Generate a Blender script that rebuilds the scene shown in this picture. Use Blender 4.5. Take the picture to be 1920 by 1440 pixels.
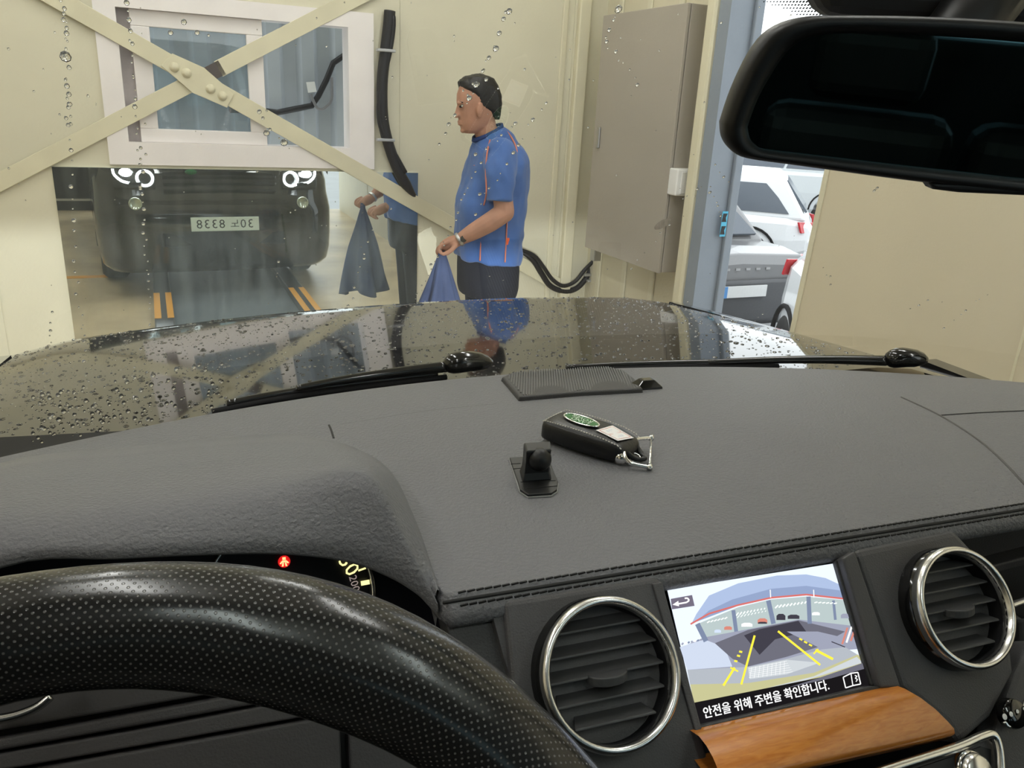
import bpy, bmesh, math, random
from mathutils import Vector, Matrix
from mathutils.bvhtree import BVHTree
random.seed(7)
for o in list(bpy.data.objects):
    bpy.data.objects.remove(o, do_unlink=True)
scene = bpy.context.scene
COL = scene.collection

# ------------------------------------------------------------------ camera
FPX = 1490.0                                   # focal length in pixels of the 1920 x 1440 frame
PITCH, ROLL = math.radians(19.3), math.radians(3.1)
PSI = math.radians(20.5)                       # camera heading, right of the car's axis (+y)
DEL = math.radians(4.0)                        # building turned against the car
HC = 1.62                                      # camera height above the bay floor
FL = -HC                                       # floor level in camera-relative heights (all modelling is relative to the camera height)

def ray(x, y):
    dx, dy = x - 960.0, y - 720.0
    c, s = math.cos(ROLL), math.sin(ROLL)
    a, b = dx*c + dy*s, -dx*s + dy*c
    fw = FPX*math.cos(PITCH) - b*math.sin(PITCH)
    up = -FPX*math.sin(PITCH) - b*math.cos(PITCH)
    return Vector((fw*math.sin(PSI) + a*math.cos(PSI), fw*math.cos(PSI) - a*math.sin(PSI), up))/FPX

fwd = ray(960, 720).normalized()
rgt = (ray(961, 720) - ray(960, 720)).normalized()
upv = rgt.cross(fwd).normalized()
cam = bpy.data.objects.new('camera', bpy.data.cameras.new('camera'))
COL.objects.link(cam)
cam.matrix_world = Matrix.Translation((0, 0, HC)) @ Matrix((rgt, upv, -fwd)).transposed().to_4x4()
cam.data.sensor_fit = 'HORIZONTAL'; cam.data.sensor_width = 36.0
cam.data.lens = FPX/1920*36; cam.data.clip_start = 0.02; cam.data.clip_end = 200
scene.camera = cam

# ------------------------------------------------------------------ world (bright overcast sky) and exposure
world = bpy.data.worlds.new('overcast_sky'); scene.world = world; world.use_nodes = True
wn = world.node_tree.nodes; wl = world.node_tree.links
wn['Background'].inputs['Color'].default_value = (0.93, 0.97, 1.0, 1)
wn['Background'].inputs['Strength'].default_value = 1.9
vs = scene.view_settings
vs.view_transform = 'Standard'; vs.look = 'None'; vs.gamma = 1.0; vs.use_curve_mapping = False
vs.exposure = 0.28
LAMP_POWER = 21.0                               # emission of the bay's ceiling lamps

# ------------------------------------------------------------------ helpers: frames
RB = Matrix.Rotation(DEL, 3, 'Z'); RBI = RB.inverted()
def rb(x, y): return RBI @ ray(x, y)           # pixel ray in building coordinates
D = 4.5                                        # camera to the end wall
W = 2.54                                       # camera to the side wall on the right
def wp(x, y, dist=D):
    r = rb(x, y); return r*(dist/r.y)
def sp(x, y, dist=W):
    r = rb(x, y); return r*(dist/r.x)
def on_plane(x, y, p0, n):
    r = ray(x, y); return r*(p0.dot(n)/r.dot(n))
def atz(x, y, z):
    r = ray(x, y); return r*(z/r.z)
def aty(x, y, yy):
    r = ray(x, y); return r*(yy/r.y)

BASE = {}
def V(*a): return Vector(a)
def place(o, base, bld=False):
    b = Vector(base); BASE[o.name] = b
    w = (RB @ b) if bld else b
    o.location = (w.x, w.y, w.z + HC)
    if bld: o.rotation_euler = (0, 0, DEL)
def tag(o, label, cat=None, group=None, kind=None):
    if label: o['label'] = label
    if cat: o['category'] = cat
    if group: o['group'] = group
    if kind: o['kind'] = kind
    return o
def thing(name, base, label, cat, bld=False, group=None, kind=None):
    o = bpy.data.objects.new(name, None); COL.objects.link(o)
    o.empty_display_size = 0.1
    place(o, base, bld); tag(o, label, cat, group, kind); return o
def root_of(o):
    while o.parent: o = o.parent
    return o

class G:
    """collects vertices and faces (camera-relative heights)"""
    def __init__(s): s.v = []; s.f = []; s.m = []
    def add(s, v, f, m=0):
        k = len(s.v); s.v += [Vector(p) for p in v]; s.f += [tuple(i + k for i in q) for q in f]; s.m += [m]*len(f); return s
    def box(s, c, d, m=0, rot=None):
        c = Vector(c); h = Vector(d)/2
        P = [Vector((x*h.x, y*h.y, z*h.z)) for x in (-1, 1) for y in (-1, 1) for z in (-1, 1)]
        if rot is not None: P = [rot @ p for p in P]
        return s.add([c + p for p in P], [(0,1,3,2),(4,6,7,5),(0,4,5,1),(2,3,7,6),(0,2,6,4),(1,5,7,3)], m)
    def box2(s, a, b, m=0):
        a, b = Vector(a), Vector(b); return s.box((a + b)/2, [abs(q) for q in (b - a)], m)
    def prism(s, poly, off, m=0):
        n = len(poly); off = Vector(off); P = [Vector(p) for p in poly]
        f = [tuple(range(n)), tuple(range(2*n - 1, n - 1, -1))] + [(i, i + n, (i + 1) % n + n, (i + 1) % n) for i in range(n)]
        return s.add(P + [p + off for p in P], f, m)
    def poly(s, P, m=0): return s.add(P, [tuple(range(len(P)))], m)
    def loft(s, rings, caps=True, closed=True, m=0):
        n = len(rings[0]); v = [Vector(p) for r in rings for p in r]; f = []
        for i in range(len(rings) - 1):
            for j in range(n if closed else n - 1):
                a, b = i*n + j, i*n + (j + 1) % n
                f.append((a, b, b + n, a + n))
        if caps and closed: f.append(tuple(range(n - 1, -1, -1))); f.append(tuple(range((len(rings) - 1)*n, len(rings)*n)))
        return s.add(v, f, m)
    def tube(s, path, r, n=10, m=0, caps=True, loop=False):
        P = [Vector(p) for p in path]; k = len(P); rings = []; N = None
        for i in range(k):
            t = (P[(i + 1) % k] - P[i - 1]) if loop else (P[min(i + 1, k - 1)] - P[max(i - 1, 0)])
            t.normalize()
            if N is None:
                N = t.orthogonal().normalized()
            N = (N - t*N.dot(t)).normalized(); Bn = t.cross(N)
            rr = r[i] if isinstance(r, (list, tuple)) else r
            rings.append([P[i] + (N*math.cos(2*math.pi*j/n) + Bn*math.sin(2*math.pi*j/n))*rr for j in range(n)])
        if loop: rings.append(rings[0])
        return s.loft(rings, caps and not loop, True, m)
    def lathe(s, prof, c, axis, n=32, m=0):
        """prof: list of (radius, distance along axis)"""
        c = Vector(c); ax = Vector(axis).normalized(); u = ax.orthogonal().normalized(); w = ax.cross(u)
        rings = [[c + ax*h + (u*math.cos(2*math.pi*j/n) + w*math.sin(2*math.pi*j/n))*r for j in range(n)] for r, h in prof]
        return s.loft(rings, False, True, m)
    def ball(s, c, r, n=12, k=8, m=0, axes=None):
        c = Vector(c); r = Vector((r, r, r)) if not hasattr(r, '__len__') else Vector(r)
        A = axes or (V(1,0,0), V(0,1,0), V(0,0,1))
        rings = []
        for i in range(k + 1):
            t = math.pi*i/k; q = max(math.sin(t), 0.02)
            rings.append([c + A[0]*(r.x*q*math.cos(2*math.pi*j/n)) + A[1]*(r.y*q*math.sin(2*math.pi*j/n)) + A[2]*(r.z*math.cos(t)) for j in range(n)])
        return s.loft(rings, True, True, m)
    def grid(s, rows, m=0, flip=False):
        n = len(rows[0]); v = [p for r in rows for p in r]; f = []
        for i in range(len(rows) - 1):
            for j in range(n - 1):
                a = i*n + j; q = (a, a + 1, a + n + 1, a + n)
                f.append(q[::-1] if flip else q)
        return s.add(v, f, m)

def spline(P, n):
    """Catmull-Rom through P, n samples"""
    P = [Vector(p) for p in P]; k = len(P) - 1; out = []
    for i in range(n):
        t = k*i/(n - 1); j = min(int(t), k - 1); u = t - j
        a, b, c, d = P[max(j - 1, 0)], P[j], P[j + 1], P[min(j + 2, k)]
        out.append(0.5*((2*b) + (c - a)*u + (2*a - 5*b + 4*c - d)*u*u + (3*b - a - 3*c + d)*u*u*u))
    return out

def part(name, g, mats, parent=None, base=None, bld=False, smooth=False, bevel=0, sub=0, solid=0, normals=True, label=None, kind=None):
    """one mesh object; a child of parent, or top-level at base"""
    o = bpy.data.objects.new(name, bpy.data.meshes.new(name)); COL.objects.link(o)
    if parent is not None:
        b = BASE[root_of(parent).name]; o.parent = parent
    else:
        if base is None:
            xs = [p.x for p in g.v]; ys = [p.y for p in g.v]; zs = [p.z for p in g.v]
            base = ((min(xs) + max(xs))/2, (min(ys) + max(ys))/2, min(zs))
        place(o, base, bld); b = BASE[o.name]
    me = o.data
    me.from_pydata([p - b for p in g.v], [], g.f)
    mats = mats if isinstance(mats, (list, tuple)) else [mats]
    for mt in mats: me.materials.append(mt)
    if len(mats) > 1:
        for p, k in zip(me.polygons, g.m): p.material_index = k
    if normals:
        bm = bmesh.new(); bm.from_mesh(me); bmesh.ops.recalc_face_normals(bm, faces=bm.faces); bm.to_mesh(me); bm.free()
    if smooth:
        for p in me.polygons: p.use_smooth = True
    if solid:
        md = o.modifiers.new('thickness', 'SOLIDIFY'); md.thickness = solid; md.offset = -1
    if bevel:
        md = o.modifiers.new('edges', 'BEVEL'); md.width = bevel; md.segments = 3; md.limit_method = 'ANGLE'; md.angle_limit = math.radians(40)
        md.harden_normals = False
    if sub:
        md = o.modifiers.new('round', 'SUBSURF'); md.levels = sub; md.render_levels = sub
    if label: o['label'] = label
    if kind: o['kind'] = kind
    return o
def solo(name, g, mats, label, cat, bld=False, group=None, kind=None, base=None, **kw):
    o = part(name, g, mats, None, base, bld, **kw); return tag(o, label, cat, group, kind)
def copy_tree(o, parent=None):
    c = o.copy(); COL.objects.link(c); c.parent = parent
    for ch in [q for q in bpy.data.objects if q.parent == o]: copy_tree(ch, c)
    return c

def text_geo(body, size, origin, ux, uy, extrude_off=0.0003, font_shear=0.0, align='CENTER', space=1.0):
    """lettering as flat faces; ux, uy are the text's axes"""
    cu = bpy.data.curves.new('lettering', 'FONT'); cu.body = body; cu.size = size; cu.align_x = align; cu.align_y = 'CENTER'
    cu.shear = font_shear; cu.space_character = space; cu.resolution_u = 2
    o = bpy.data.objects.new('lettering', cu); COL.objects.link(o)
    dg = bpy.context.evaluated_depsgraph_get(); me = o.evaluated_get(dg).to_mesh()
    n = Vector(ux).cross(Vector(uy)).normalized(); g = G()
    g.add([Vector(origin) + Vector(ux)*p.co.x + Vector(uy)*p.co.y + n*extrude_off for p in me.vertices], [tuple(p.vertices) for p in me.polygons])
    o.evaluated_get(dg).to_mesh_clear(); bpy.data.objects.remove(o); bpy.data.curves.remove(cu)
    return g

# ------------------------------------------------------------------ helpers: materials
def mat(name, col, rough=0.5, metal=0.0, spec=0.5, coat=0.0, bump=0.0, bscale=200.0, var=0.0, vscale=3.0, emit=None, estr=1.0, trans=0.0, ior=1.45, sheen=0.0, stretch=None, anis=None):
    m = bpy.data.materials.new(name); m.use_nodes = True
    nt = m.node_tree; N = nt.nodes; L = nt.links; b = N['Principled BSDF']
    c4 = (col[0], col[1], col[2], 1)
    b.inputs['Base Color'].default_value = c4; b.inputs['Roughness'].default_value = rough
    b.inputs['Metallic'].default_value = metal; b.inputs['Specular IOR Level'].default_value = spec
    b.inputs['Coat Weight'].default_value = coat; b.inputs['Coat Roughness'].default_value = 0.03
    b.inputs['Transmission Weight'].default_value = trans; b.inputs['IOR'].default_value = ior
    if sheen: b.inputs['Sheen Weight'].default_value = sheen
    if emit: b.inputs['Emission Color'].default_value = (*emit, 1); b.inputs['Emission Strength'].default_value = estr
    if bump or var:
        tc = N.new('ShaderNodeTexCoord'); mp = N.new('ShaderNodeMapping'); L.new(tc.outputs['Object'], mp.inputs['Vector'])
        if stretch: mp.inputs['Scale'].default_value = stretch
        if bump:
            tx = N.new('ShaderNodeTexNoise'); tx.inputs['Scale'].default_value = bscale; tx.inputs['Detail'].default_value = 3
            L.new(mp.outputs['Vector'], tx.inputs['Vector'])
            bp = N.new('ShaderNodeBump'); bp.inputs['Strength'].default_value = bump; bp.inputs['Distance'].default_value = 0.002
            L.new(tx.outputs['Fac'], bp.inputs['Height']); L.new(bp.outputs['Normal'], b.inputs['Normal'])
        if var:
            t2 = N.new('ShaderNodeTexNoise'); t2.inputs['Scale'].default_value = vscale; t2.inputs['Detail'].default_value = 6
            L.new(mp.outputs['Vector'], t2.inputs['Vector'])
            rp = N.new('ShaderNodeMapRange'); rp.inputs['From Min'].default_value = 0.3; rp.inputs['From Max'].default_value = 0.7
            rp.inputs['To Min'].default_value = 1 - var; rp.inputs['To Max'].default_value = 1 + var*0.5
            L.new(t2.outputs['Fac'], rp.inputs['Value'])
            mx = N.new('ShaderNodeVectorMath'); mx.operation = 'SCALE'; mx.inputs[0].default_value = col
            L.new(rp.outputs['Result'], mx.inputs['Scale']); L.new(mx.outputs['Vector'], b.inputs['Base Color'])
    return m
def glass_mat(name, tint, ior=1.5, dirt=0.0):
    """thin pane: transparent with Fresnel reflection"""
    m = bpy.data.materials.new(name); m.use_nodes = True; nt = m.node_tree; N = nt.nodes; L = nt.links
    N.remove(N['Principled BSDF']); out = N['Material Output']
    tr = N.new('ShaderNodeBsdfTransparent'); tr.inputs['Color'].default_value = (*tint, 1)
    gl = N.new('ShaderNodeBsdfGlossy'); gl.inputs['Roughness'].default_value = 0.0
    fr = N.new('ShaderNodeFresnel'); 
    ge = N.new('ShaderNodeNewGeometry'); ex = N.new('ShaderNodeMapRange'); ex.inputs['To Min'].default_value = ior; ex.inputs['To Max'].default_value = 1/ior
    L.new(ge.outputs['Backfacing'], ex.inputs['Value']); L.new(ex.outputs['Result'], fr.inputs['IOR'])    # same Fresnel from both faces of a thin pane
    mx = N.new('ShaderNodeMixShader'); L.new(fr.outputs['Fac'], mx.inputs['Fac']); L.new(tr.outputs['BSDF'], mx.inputs[1]); L.new(gl.outputs['BSDF'], mx.inputs[2])
    if dirt:
        df = N.new('ShaderNodeBsdfDiffuse'); df.inputs['Color'].default_value = (0.8, 0.8, 0.8, 1)
        m2 = N.new('ShaderNodeMixShader'); m2.inputs['Fac'].default_value = dirt
        L.new(mx.outputs['Shader'], m2.inputs[1]); L.new(df.outputs['BSDF'], m2.inputs[2]); mx = m2
    L.new(mx.outputs['Shader'], out.inputs['Surface'])
    return m

# ================================================================== THE BAY (building coordinates, turned by DEL)
CREAM = (0.68, 0.65, 0.50)
m_wall = mat('cream_sandwich_panel', CREAM, 0.55, bump=0.15, bscale=40, var=0.06, vscale=2.0)
m_wall2 = mat('cream_sandwich_panel_side', (0.64, 0.60, 0.45), 0.55, bump=0.15, bscale=60, var=0.06, vscale=2.0)
m_trim = mat('cream_flashing', (0.70, 0.66, 0.49), 0.45, var=0.05)
m_floor = mat('painted_wet_concrete', (0.58, 0.46, 0.28), 0.38, var=0.35, vscale=1.6, bump=0.05, bscale=20)
m_ceil = mat('white_ceiling_sheet', (0.7, 0.69, 0.64), 0.6, var=0.05)
m_lamp = mat('lit_diffuser', (1, 1, 1), 0.5, emit=(1.0, 0.99, 0.965), estr=LAMP_POWER)
m_lampbody = mat('lamp_housing', (0.8, 0.8, 0.78), 0.4)
m_black = mat('black_rubber', (0.012, 0.012, 0.014), 0.45, bump=0.2, bscale=120)
m_steel = mat('brushed_steel', (0.5, 0.5, 0.5), 0.35, metal=1.0)
m_bluegrey = mat('blue_grey_steel_paint', (0.25, 0.29, 0.345), 0.42, var=0.08, vscale=4)
m_white = mat('white_plastic', (0.8, 0.8, 0.79), 0.35)
m_pvc = mat('white_window_plastic', (0.86, 0.82, 0.80), 0.32, var=0.05, vscale=5)
m_dark = mat('dark_sheet', (0.012, 0.014, 0.018), 0.35, var=0.2)
m_asphalt = mat('wet_asphalt', (0.13, 0.135, 0.14), 0.3, var=0.3, vscale=2, bump=0.2, bscale=60)
CEIL = 2.05; YR = -3.2; XL = -3.3; YARD = -2.2

# floor with a threshold at the doorway
g = G().box2((XL - .12, YR - .12, FL - .12), (W + .14, D + .14, FL))
part('floor', g, m_floor, bld=True, kind='structure', label='wet beige concrete floor of the inspection bay')
tag(bpy.data.objects['floor'], 'wet beige concrete floor of the inspection bay')
part('ceiling', G().box2((XL - .12, YR - .12, CEIL), (W + .14, D + .14, CEIL + .1)), m_ceil, bld=True, kind='structure', label='pale sheet ceiling above the bay')

# end wall: core with a window hole, faced with vertical panels
WX0, WX1 = wp(190, 160).x, wp(700, 160).x      # window frame outside
WZ0, WZ1 = wp(440, 312).z, wp(440, 312).z + .79
def cut_rects(x0, x1, z0, z1):
    if x1 <= WX0 or x0 >= WX1: return [(x0, x1, z0, z1)]
    out = [(x0, x1, z0, WZ0 + .03), (x0, x1, WZ1 - .03, z1)]
    if x0 < WX0: out.append((x0, WX0 + .03, WZ0 + .03, WZ1 - .03))
    if x1 > WX1: out.append((WX1 - .03, x1, WZ0 + .03, WZ1 - .03))
    return out
g = G()
for r in cut_rects(XL, W + .12, FL, CEIL): g.box2((r[0], D + .004, r[2]), (r[1], D + .12, r[3]))
wf = part('wall_front', g, m_wall, bld=True, kind='structure', label='cream sandwich panel wall at the end of the bay')
seams = [XL, -2.25, -1.25, wp(3, 570).x, wp(749, 160).x, wp(1062, 250).x, W + .1]
for a, b in zip(seams[:-1], seams[1:]):
    g = G()
    for r in cut_rects(a + .0025, b - .0025, FL + .001, CEIL - .001): g.box2((r[0], D, r[2]), (r[1], D + .004, r[3]))
    part('panel', g, m_wall, wf)

# side wall on the right with a doorway between steel column and sliding door
cx0 = W - .13; cy = sp(1361, 100, cx0).y
DY0, DY1 = sp(1514, 480).y - .35, 0
CR_ = rb(1421, 50)*(cy/rb(1421, 50).y); DY1 = (W + .125)*cy/CR_.x + .02      # doorway along y
g = G(); 
g.box2((W, DY1, FL), (W + .12, D + .1, CEIL)); g.box2((W, YR, FL), (W + .12, DY0 - .35, CEIL)); g.box2((W, DY0 - .35, 1.0), (W + .12, DY1, CEIL))
wr = part('wall_right', g, m_wall2, bld=True, kind='structure', label='cream ribbed side wall with a doorway to the car park')
for yy in (4.33, 4.03, 3.73, 3.43):
    part('rib', G().box2((W - .014, yy - .022, FL), (W, yy + .022, CEIL)), m_wall, wr, bevel=.006)
for yy in (1.55, .55, -.45, -1.45):
    part('rib', G().box2((W - .004, yy - .008, FL), (W, yy + .008, CEIL)), m_wall2, wr)
wl_ = part('wall_left', G().box2((XL - .12, YR, FL), (XL, D, CEIL)), m_wall2, bld=True, kind='structure', label='cream side wall on the far left of the bay')
g = G().box2((XL, YR - .1, FL), (-.62, YR, CEIL)); 
part('wall_rear', g, m_dark, bld=True, kind='structure', label='dark sheet wall behind the next lane, seen in the mirror')
part('trim_1', G().box2((-3.2, YR, FL + .13), (-.64, YR + .03, FL + .155)), m_steel, bld=True, kind='structure', label='pale rail low on the dark rear wall')
# flashings: rib on the end wall next to the corner, corner angle, door post
for i, (x0, x1, pr) in enumerate(((wp(1066, 250).x, wp(1086, 250).x, .045), (wp(1040, 250).x, wp(1050, 250).x, .012))):
    part('trim_%d' % (i + 2), G().box2((x0, D - pr, FL), (x1, D, CEIL)), m_trim, bld=True, bevel=.008, kind='structure',
         label=('cream vertical flashing strip beside the wall corner', 'narrow cream joint strip on the end wall')[i])
py = sp(1330, 60, W - .15).y
part('trim_4', G().box2((W - .15, py - .03, FL), (W, py + .05, CEIL)), m_trim, bld=True, bevel=.02, kind='structure', label='cream rounded post between cabinet and steel column')

# ---- steel column (door jamb)
col = thing('steel_column', (cx0 + .1, cy, FL), 'blue-grey steel column beside the open doorway', 'column', True)
part('web', G().box2((cx0, cy - .012, FL), (CR_.x, cy, CEIL)), m_bluegrey, col)
part('flange', G().box2((cx0 - .012, cy - .012, FL), (cx0, cy + .07, CEIL)), m_bluegrey, col)
part('door_stop', G().box2((CR_.x - .045, cy - .035, FL), (CR_.x, cy - .012, CEIL)), m_bluegrey, col, bevel=.006)
r = rb(1357, 420); yy = cy - .036; c = r*(yy/r.y)
m_cyan = mat('cyan_sticker', (0.10, 0.50, 0.75), 0.5)
stk = thing('door_sticker', (c.x, yy, c.z - .075), 'small light blue sticker with two black marks on the column', 'sticker', True)
part('backing', G().box2((c.x - .016, yy - .002, c.z - .06), (c.x + .016, yy, c.z + .06)), m_cyan, stk)
for dz in (.03, -.03):
    part('mark', G().prism([(c.x - .016, yy - .0025, c.z + dz - .02), (c.x + .012, yy - .0025, c.z + dz - .02), (c.x + .006, yy - .0025, c.z + dz), (c.x + .014, yy - .0025, c.z + dz + .02), (c.x - .012, yy - .0025, c.z + dz + .02)], (0, .0006, 0)), m_black, stk)

# ---- sliding door (cream panel, nearer than the column)
pw = W - .06
t0, t1 = sp(1547, 323, pw), sp(1480, 632, pw); k = (t1.y - t0.y)/(t1.z - t0.z)
def door_y(z): return t0.y + (z - t0.z)*k
zT, zB = .98, FL + .03
m_door = mat('cream_door_panel', (0.63, 0.57, 0.42), 0.6, bump=0.12, bscale=90, var=0.04, vscale=1.5)
sd = thing('sliding_door', (pw, 1.6, zB), 'flat cream sliding door panel right of the parked cars', 'door', True)
g = G().prism([(pw, door_y(zB), zB), (pw, .75, zB), (pw, .75, zT), (pw, door_y(zT), zT)], (.045, 0, 0))
part('leaf', g, m_door, sd, bevel=.003)
e0, e1 = sp(1547, 323, pw), sp(1556, 323, pw); dw = e0.y - e1.y
g = G().prism([(pw - .006, door_y(zB), zB), (pw - .006, door_y(zB) - dw, zB), (pw - .006, door_y(zT) - dw, zT), (pw - .006, door_y(zT), zT)], (.005, 0, 0))
part('edge_strip', g, m_trim, sd)
part('joint_strip', G().box2((pw - .004, sp(1916, 640, pw).y - .004, zB), (pw, sp(1916, 640, pw).y + .004, zT)), m_trim, sd)

# ---- window with sliding sash
win = thing('window_1', ((WX0 + WX1)/2, D, WZ0), 'white plastic sliding window, left sash closed, right half open', None, True, kind='structure')
yo = D - .016
o0, o1, o2, o3 = wp(218, 16, yo), wp(656, 48, yo), wp(653, 277, yo), wp(240, 267, yo)   # clear opening
OX0, OX1, OZ0, OZ1 = (o0.x + o3.x)/2, (o1.x + o2.x)/2, (o2.z + o3.z)/2, (o0.z + o1.z)/2
g = G()
g.box2((WX0, yo, WZ0), (WX1, D + .13, OZ0)); g.box2((WX0, yo, OZ1), (WX1, D + .13, WZ1))
g.box2((WX0, yo, OZ0), (OX0, D + .13, OZ1)); g.box2((OX1, yo, OZ0), (WX1, D + .13, OZ1))
part('frame', g, m_pvc, win)
m_track = mat('grey_window_track', (0.45, 0.41, 0.40), 0.5, var=0.2, vscale=12)
part('track', G().box2((OX0, D + .045, OZ0), (OX0 + .09, D + .055, OZ1)), m_track, win)
ys = D + .012
sl, sr = wp(253, 140, ys).x, wp(496, 150, ys).x
pl, pr_ = wp(289, 150, ys).x, wp(466, 155, ys).x; pb, pt = (wp(296, 241, ys).z + wp(472, 248, ys).z)/2, (wp(281, 52, ys).z + wp(460, 63, ys).z)/2
g = G()
g.box2((sl, ys, OZ0), (sr, ys + .035, pb)); g.box2((sl, ys, pt), (sr, ys + .035, OZ1)); g.box2((sl, ys, pb), (pl, ys + .035, pt)); g.box2((pr_, ys, pb), (sr, ys + .035, pt))
sash = part('sash', g, m_pvc, win, bevel=.004)
m_pane = glass_mat('window_pane_glass', (0.70, 0.77, 0.80), 1.6, dirt=0.10)
part('pane', G().box2((pl, ys + .016, pb), (pr_, ys + .02, pt)), m_pane, sash)

# ---- corrugated container wall behind the window
m_corr = mat('blue_grey_corrugated_steel', (0.46, 0.50, 0.55), 0.45, var=0.12, vscale=3)
yc = D + .95; x = -1.6; prof = []
while x < 3.2:
    prof += [(x, yc), (x + .075, yc), (x + .105, yc + .045), (x + .18, yc + .045)]; x += .21
g = G().grid([[V(a, b, FL) for a, b in prof], [V(a, b, 1.9) for a, b in prof]])
solo('container_wall', g, m_corr, 'blue-grey corrugated steel wall seen through the open window', 'wall', True, solid=.004)
cz = thing('tagged_cable', (.95, yc - .02, wp(520, 210, yc - .03).z), 'black cable with a white tag hanging behind the open window', 'cable', True)
cp = [(480, 206), (520, 211), (560, 203), (585, 198), (597, 180), (612, 150), (625, 118), (645, 104), (690, 100)]
part('cord', G().tube([wp(a, b, yc - .03) for a, b in [(430, 206)] + cp], .018, 8), m_black, cz, smooth=True)
cp2 = [(583, 176), (588, 190), (597, 204), (610, 202), (622, 185), (622, 145)]
part('loop', G().tube(spline([wp(a, b, yc - .055) for a, b in cp2], 20), .009, 8), mat('grey_cable', (.2, .2, .21), .5), cz, smooth=True)
q = [wp(a, b, yc - .06) for a, b in ((574, 154), (590, 153), (594, 172), (578, 174))]
part('paper_tag', G().prism(q, (0, .004, 0)), m_white, cz)

# ---- mirror sheet on the wall below the window
m_mirror = bpy.data.materials.new('wall_mirror_surface'); m_mirror.use_nodes = True
nt = m_mirror.node_tree; N = nt.nodes; L = nt.links; N.remove(N['Principled BSDF'])
gl = N.new('ShaderNodeBsdfGlossy'); gl.inputs['Roughness'].default_value = 0.012; gl.inputs['Color'].default_value = (0.80, 0.85, 0.84, 1)
df = N.new('ShaderNodeBsdfDiffuse'); df.inputs['Color'].default_value = (0.62, 0.70, 0.66, 1)
tx = N.new('ShaderNodeTexNoise'); tx.inputs['Scale'].default_value = 5; tx.inputs['Detail'].default_value = 6
tc = N.new('ShaderNodeTexCoord'); mp = N.new('ShaderNodeMapping'); mp.inputs['Scale'].default_value = (3, 1, 0.5); L.new(tc.outputs['Object'], mp.inputs['Vector']); L.new(mp.outputs['Vector'], tx.inputs['Vector'])
mr = N.new('ShaderNodeMapRange'); mr.inputs['From Min'].default_value = .35; mr.inputs['From Max'].default_value = .7; mr.inputs['To Min'].default_value = .05; mr.inputs['To Max'].default_value = .12
L.new(tx.outputs['Fac'], mr.inputs['Value'])
mx = N.new('ShaderNodeMixShader'); L.new(mr.outputs['Result'], mx.inputs['Fac']); L.new(gl.outputs['BSDF'], mx.inputs[1]); L.new(df.outputs['BSDF'], mx.inputs[2])
L.new(mx.outputs['Shader'], N['Material Output'].inputs['Surface'])
MX0, MX1, MZ1 = wp(112, 420).x, wp(781.5, 440).x, (wp(99, 310).z + wp(782, 323).z)/2
solo('wall_mirror', G().box2((MX0, D - .012, FL + .12), (MX1, D, MZ1 - .004)), m_mirror, 'large mirror sheet on the wall below the window', 'mirror', True)

# ---- X brace in front of window and mirror
yb_ = D - .028
m_brace = mat('cream_brace_paint', (0.70, 0.66, 0.48), 0.4, var=0.07, vscale=6)
br = thing('cross_brace', (wp(390, 150).x, yb_, FL), 'cream steel cross brace bolted in an X in front of the window', 'brace', True)
def strap(a, b, w, yy, th):
    a, b = Vector(a), Vector(b); d = (b - a).normalized(); n = V(-d.z, 0, d.x)*(w/2)
    return G().prism([a - n, b - n, b + n, a + n], (0, th, 0))
A, B = wp(160, 28, yb_), wp(626, 294, yb_); dd = B - A
part('strap', strap(A - dd*1.6, A + dd*2.3, .083, yb_, .007), m_brace, br, bevel=.002)
A, B = wp(0, 341, yb_ + .008), wp(405, 132, yb_ + .008); dd = B - A
part('strap', strap(A - dd*1.5, A + dd*.93, .078, yb_, .007), m_brace, br, bevel=.002)
part('strap', strap(A + dd*1.012, A + dd*3.0, .078, yb_, .007), m_brace, br, bevel=.002)
m_dkgap = mat('bare_dark_steel', (0.09, 0.075, 0.07), 0.5)
part('strap_joint', strap(A + dd*.9, A + dd*1.03, .07, yb_, .004), m_dkgap, br)
yg = yb_ - .008
gp = part('gusset_plate', G().prism([wp(a, b, yg) for a, b in ((302, 123), (323, 100), (383, 127), (439, 176), (426, 202), (361, 174))], (0, .008, 0)), m_brace, br, bevel=.002)
for a, b in ((327, 126), (350, 137), (395, 167), (417, 180)):
    c = wp(a, b, yg)
    part('bolt', G().lathe([(.023, 0), (.023, .003), (.017, .004), (.015, .012), (.011, .015), (.001, .016)], c, (0, -1, 0), 14), m_brace, gp, smooth=True)

# ---- cable bundles on the wall
yk = D - .035
pth = [(731, 20), (729, 45), (723, 95), (717, 150), (717, 205), (722, 245), (735, 290), (752, 330), (775, 365), (800, 390), (850, 420), (920, 452), (972, 470), (998, 486), (1015, 512), (1032, 536), (1058, 546), (1082, 540), (1100, 520), (1112, 497), (1128, 483)]
P3 = spline([wp(a, b, yk) for a, b in pth], 90); rr = []
for i, p in enumerate(P3):                              # lies flat where it passes behind the brace
    k = min(max((i - 33)/4, 0), 1) - min(max((i - 52)/5, 0), 1)
    rr.append(.030*(1 - k) + .0075*k if i < 45 else .018*(1 - k) + .0075*k)
    q = p*((D - .034 + .024*k)/p.y); P3[i] = q
P3[-1] = P3[-1] + V(.02, .01, .01)
cb = thing('cable_bundle', (P3[0].x, yk, P3[60].z), 'thick black cable bundle running down the wall and behind the man', 'cable', True)
part('sleeve', G().tube(P3, rr, 12), m_black, cb, smooth=True)
part('cord', G().tube([p + V(.022*math.sin(i*.25), -.012, .014*math.cos(i*.2)) for i, p in enumerate(P3)][3:32], .016, 8), m_black, cb, smooth=True)
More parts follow.
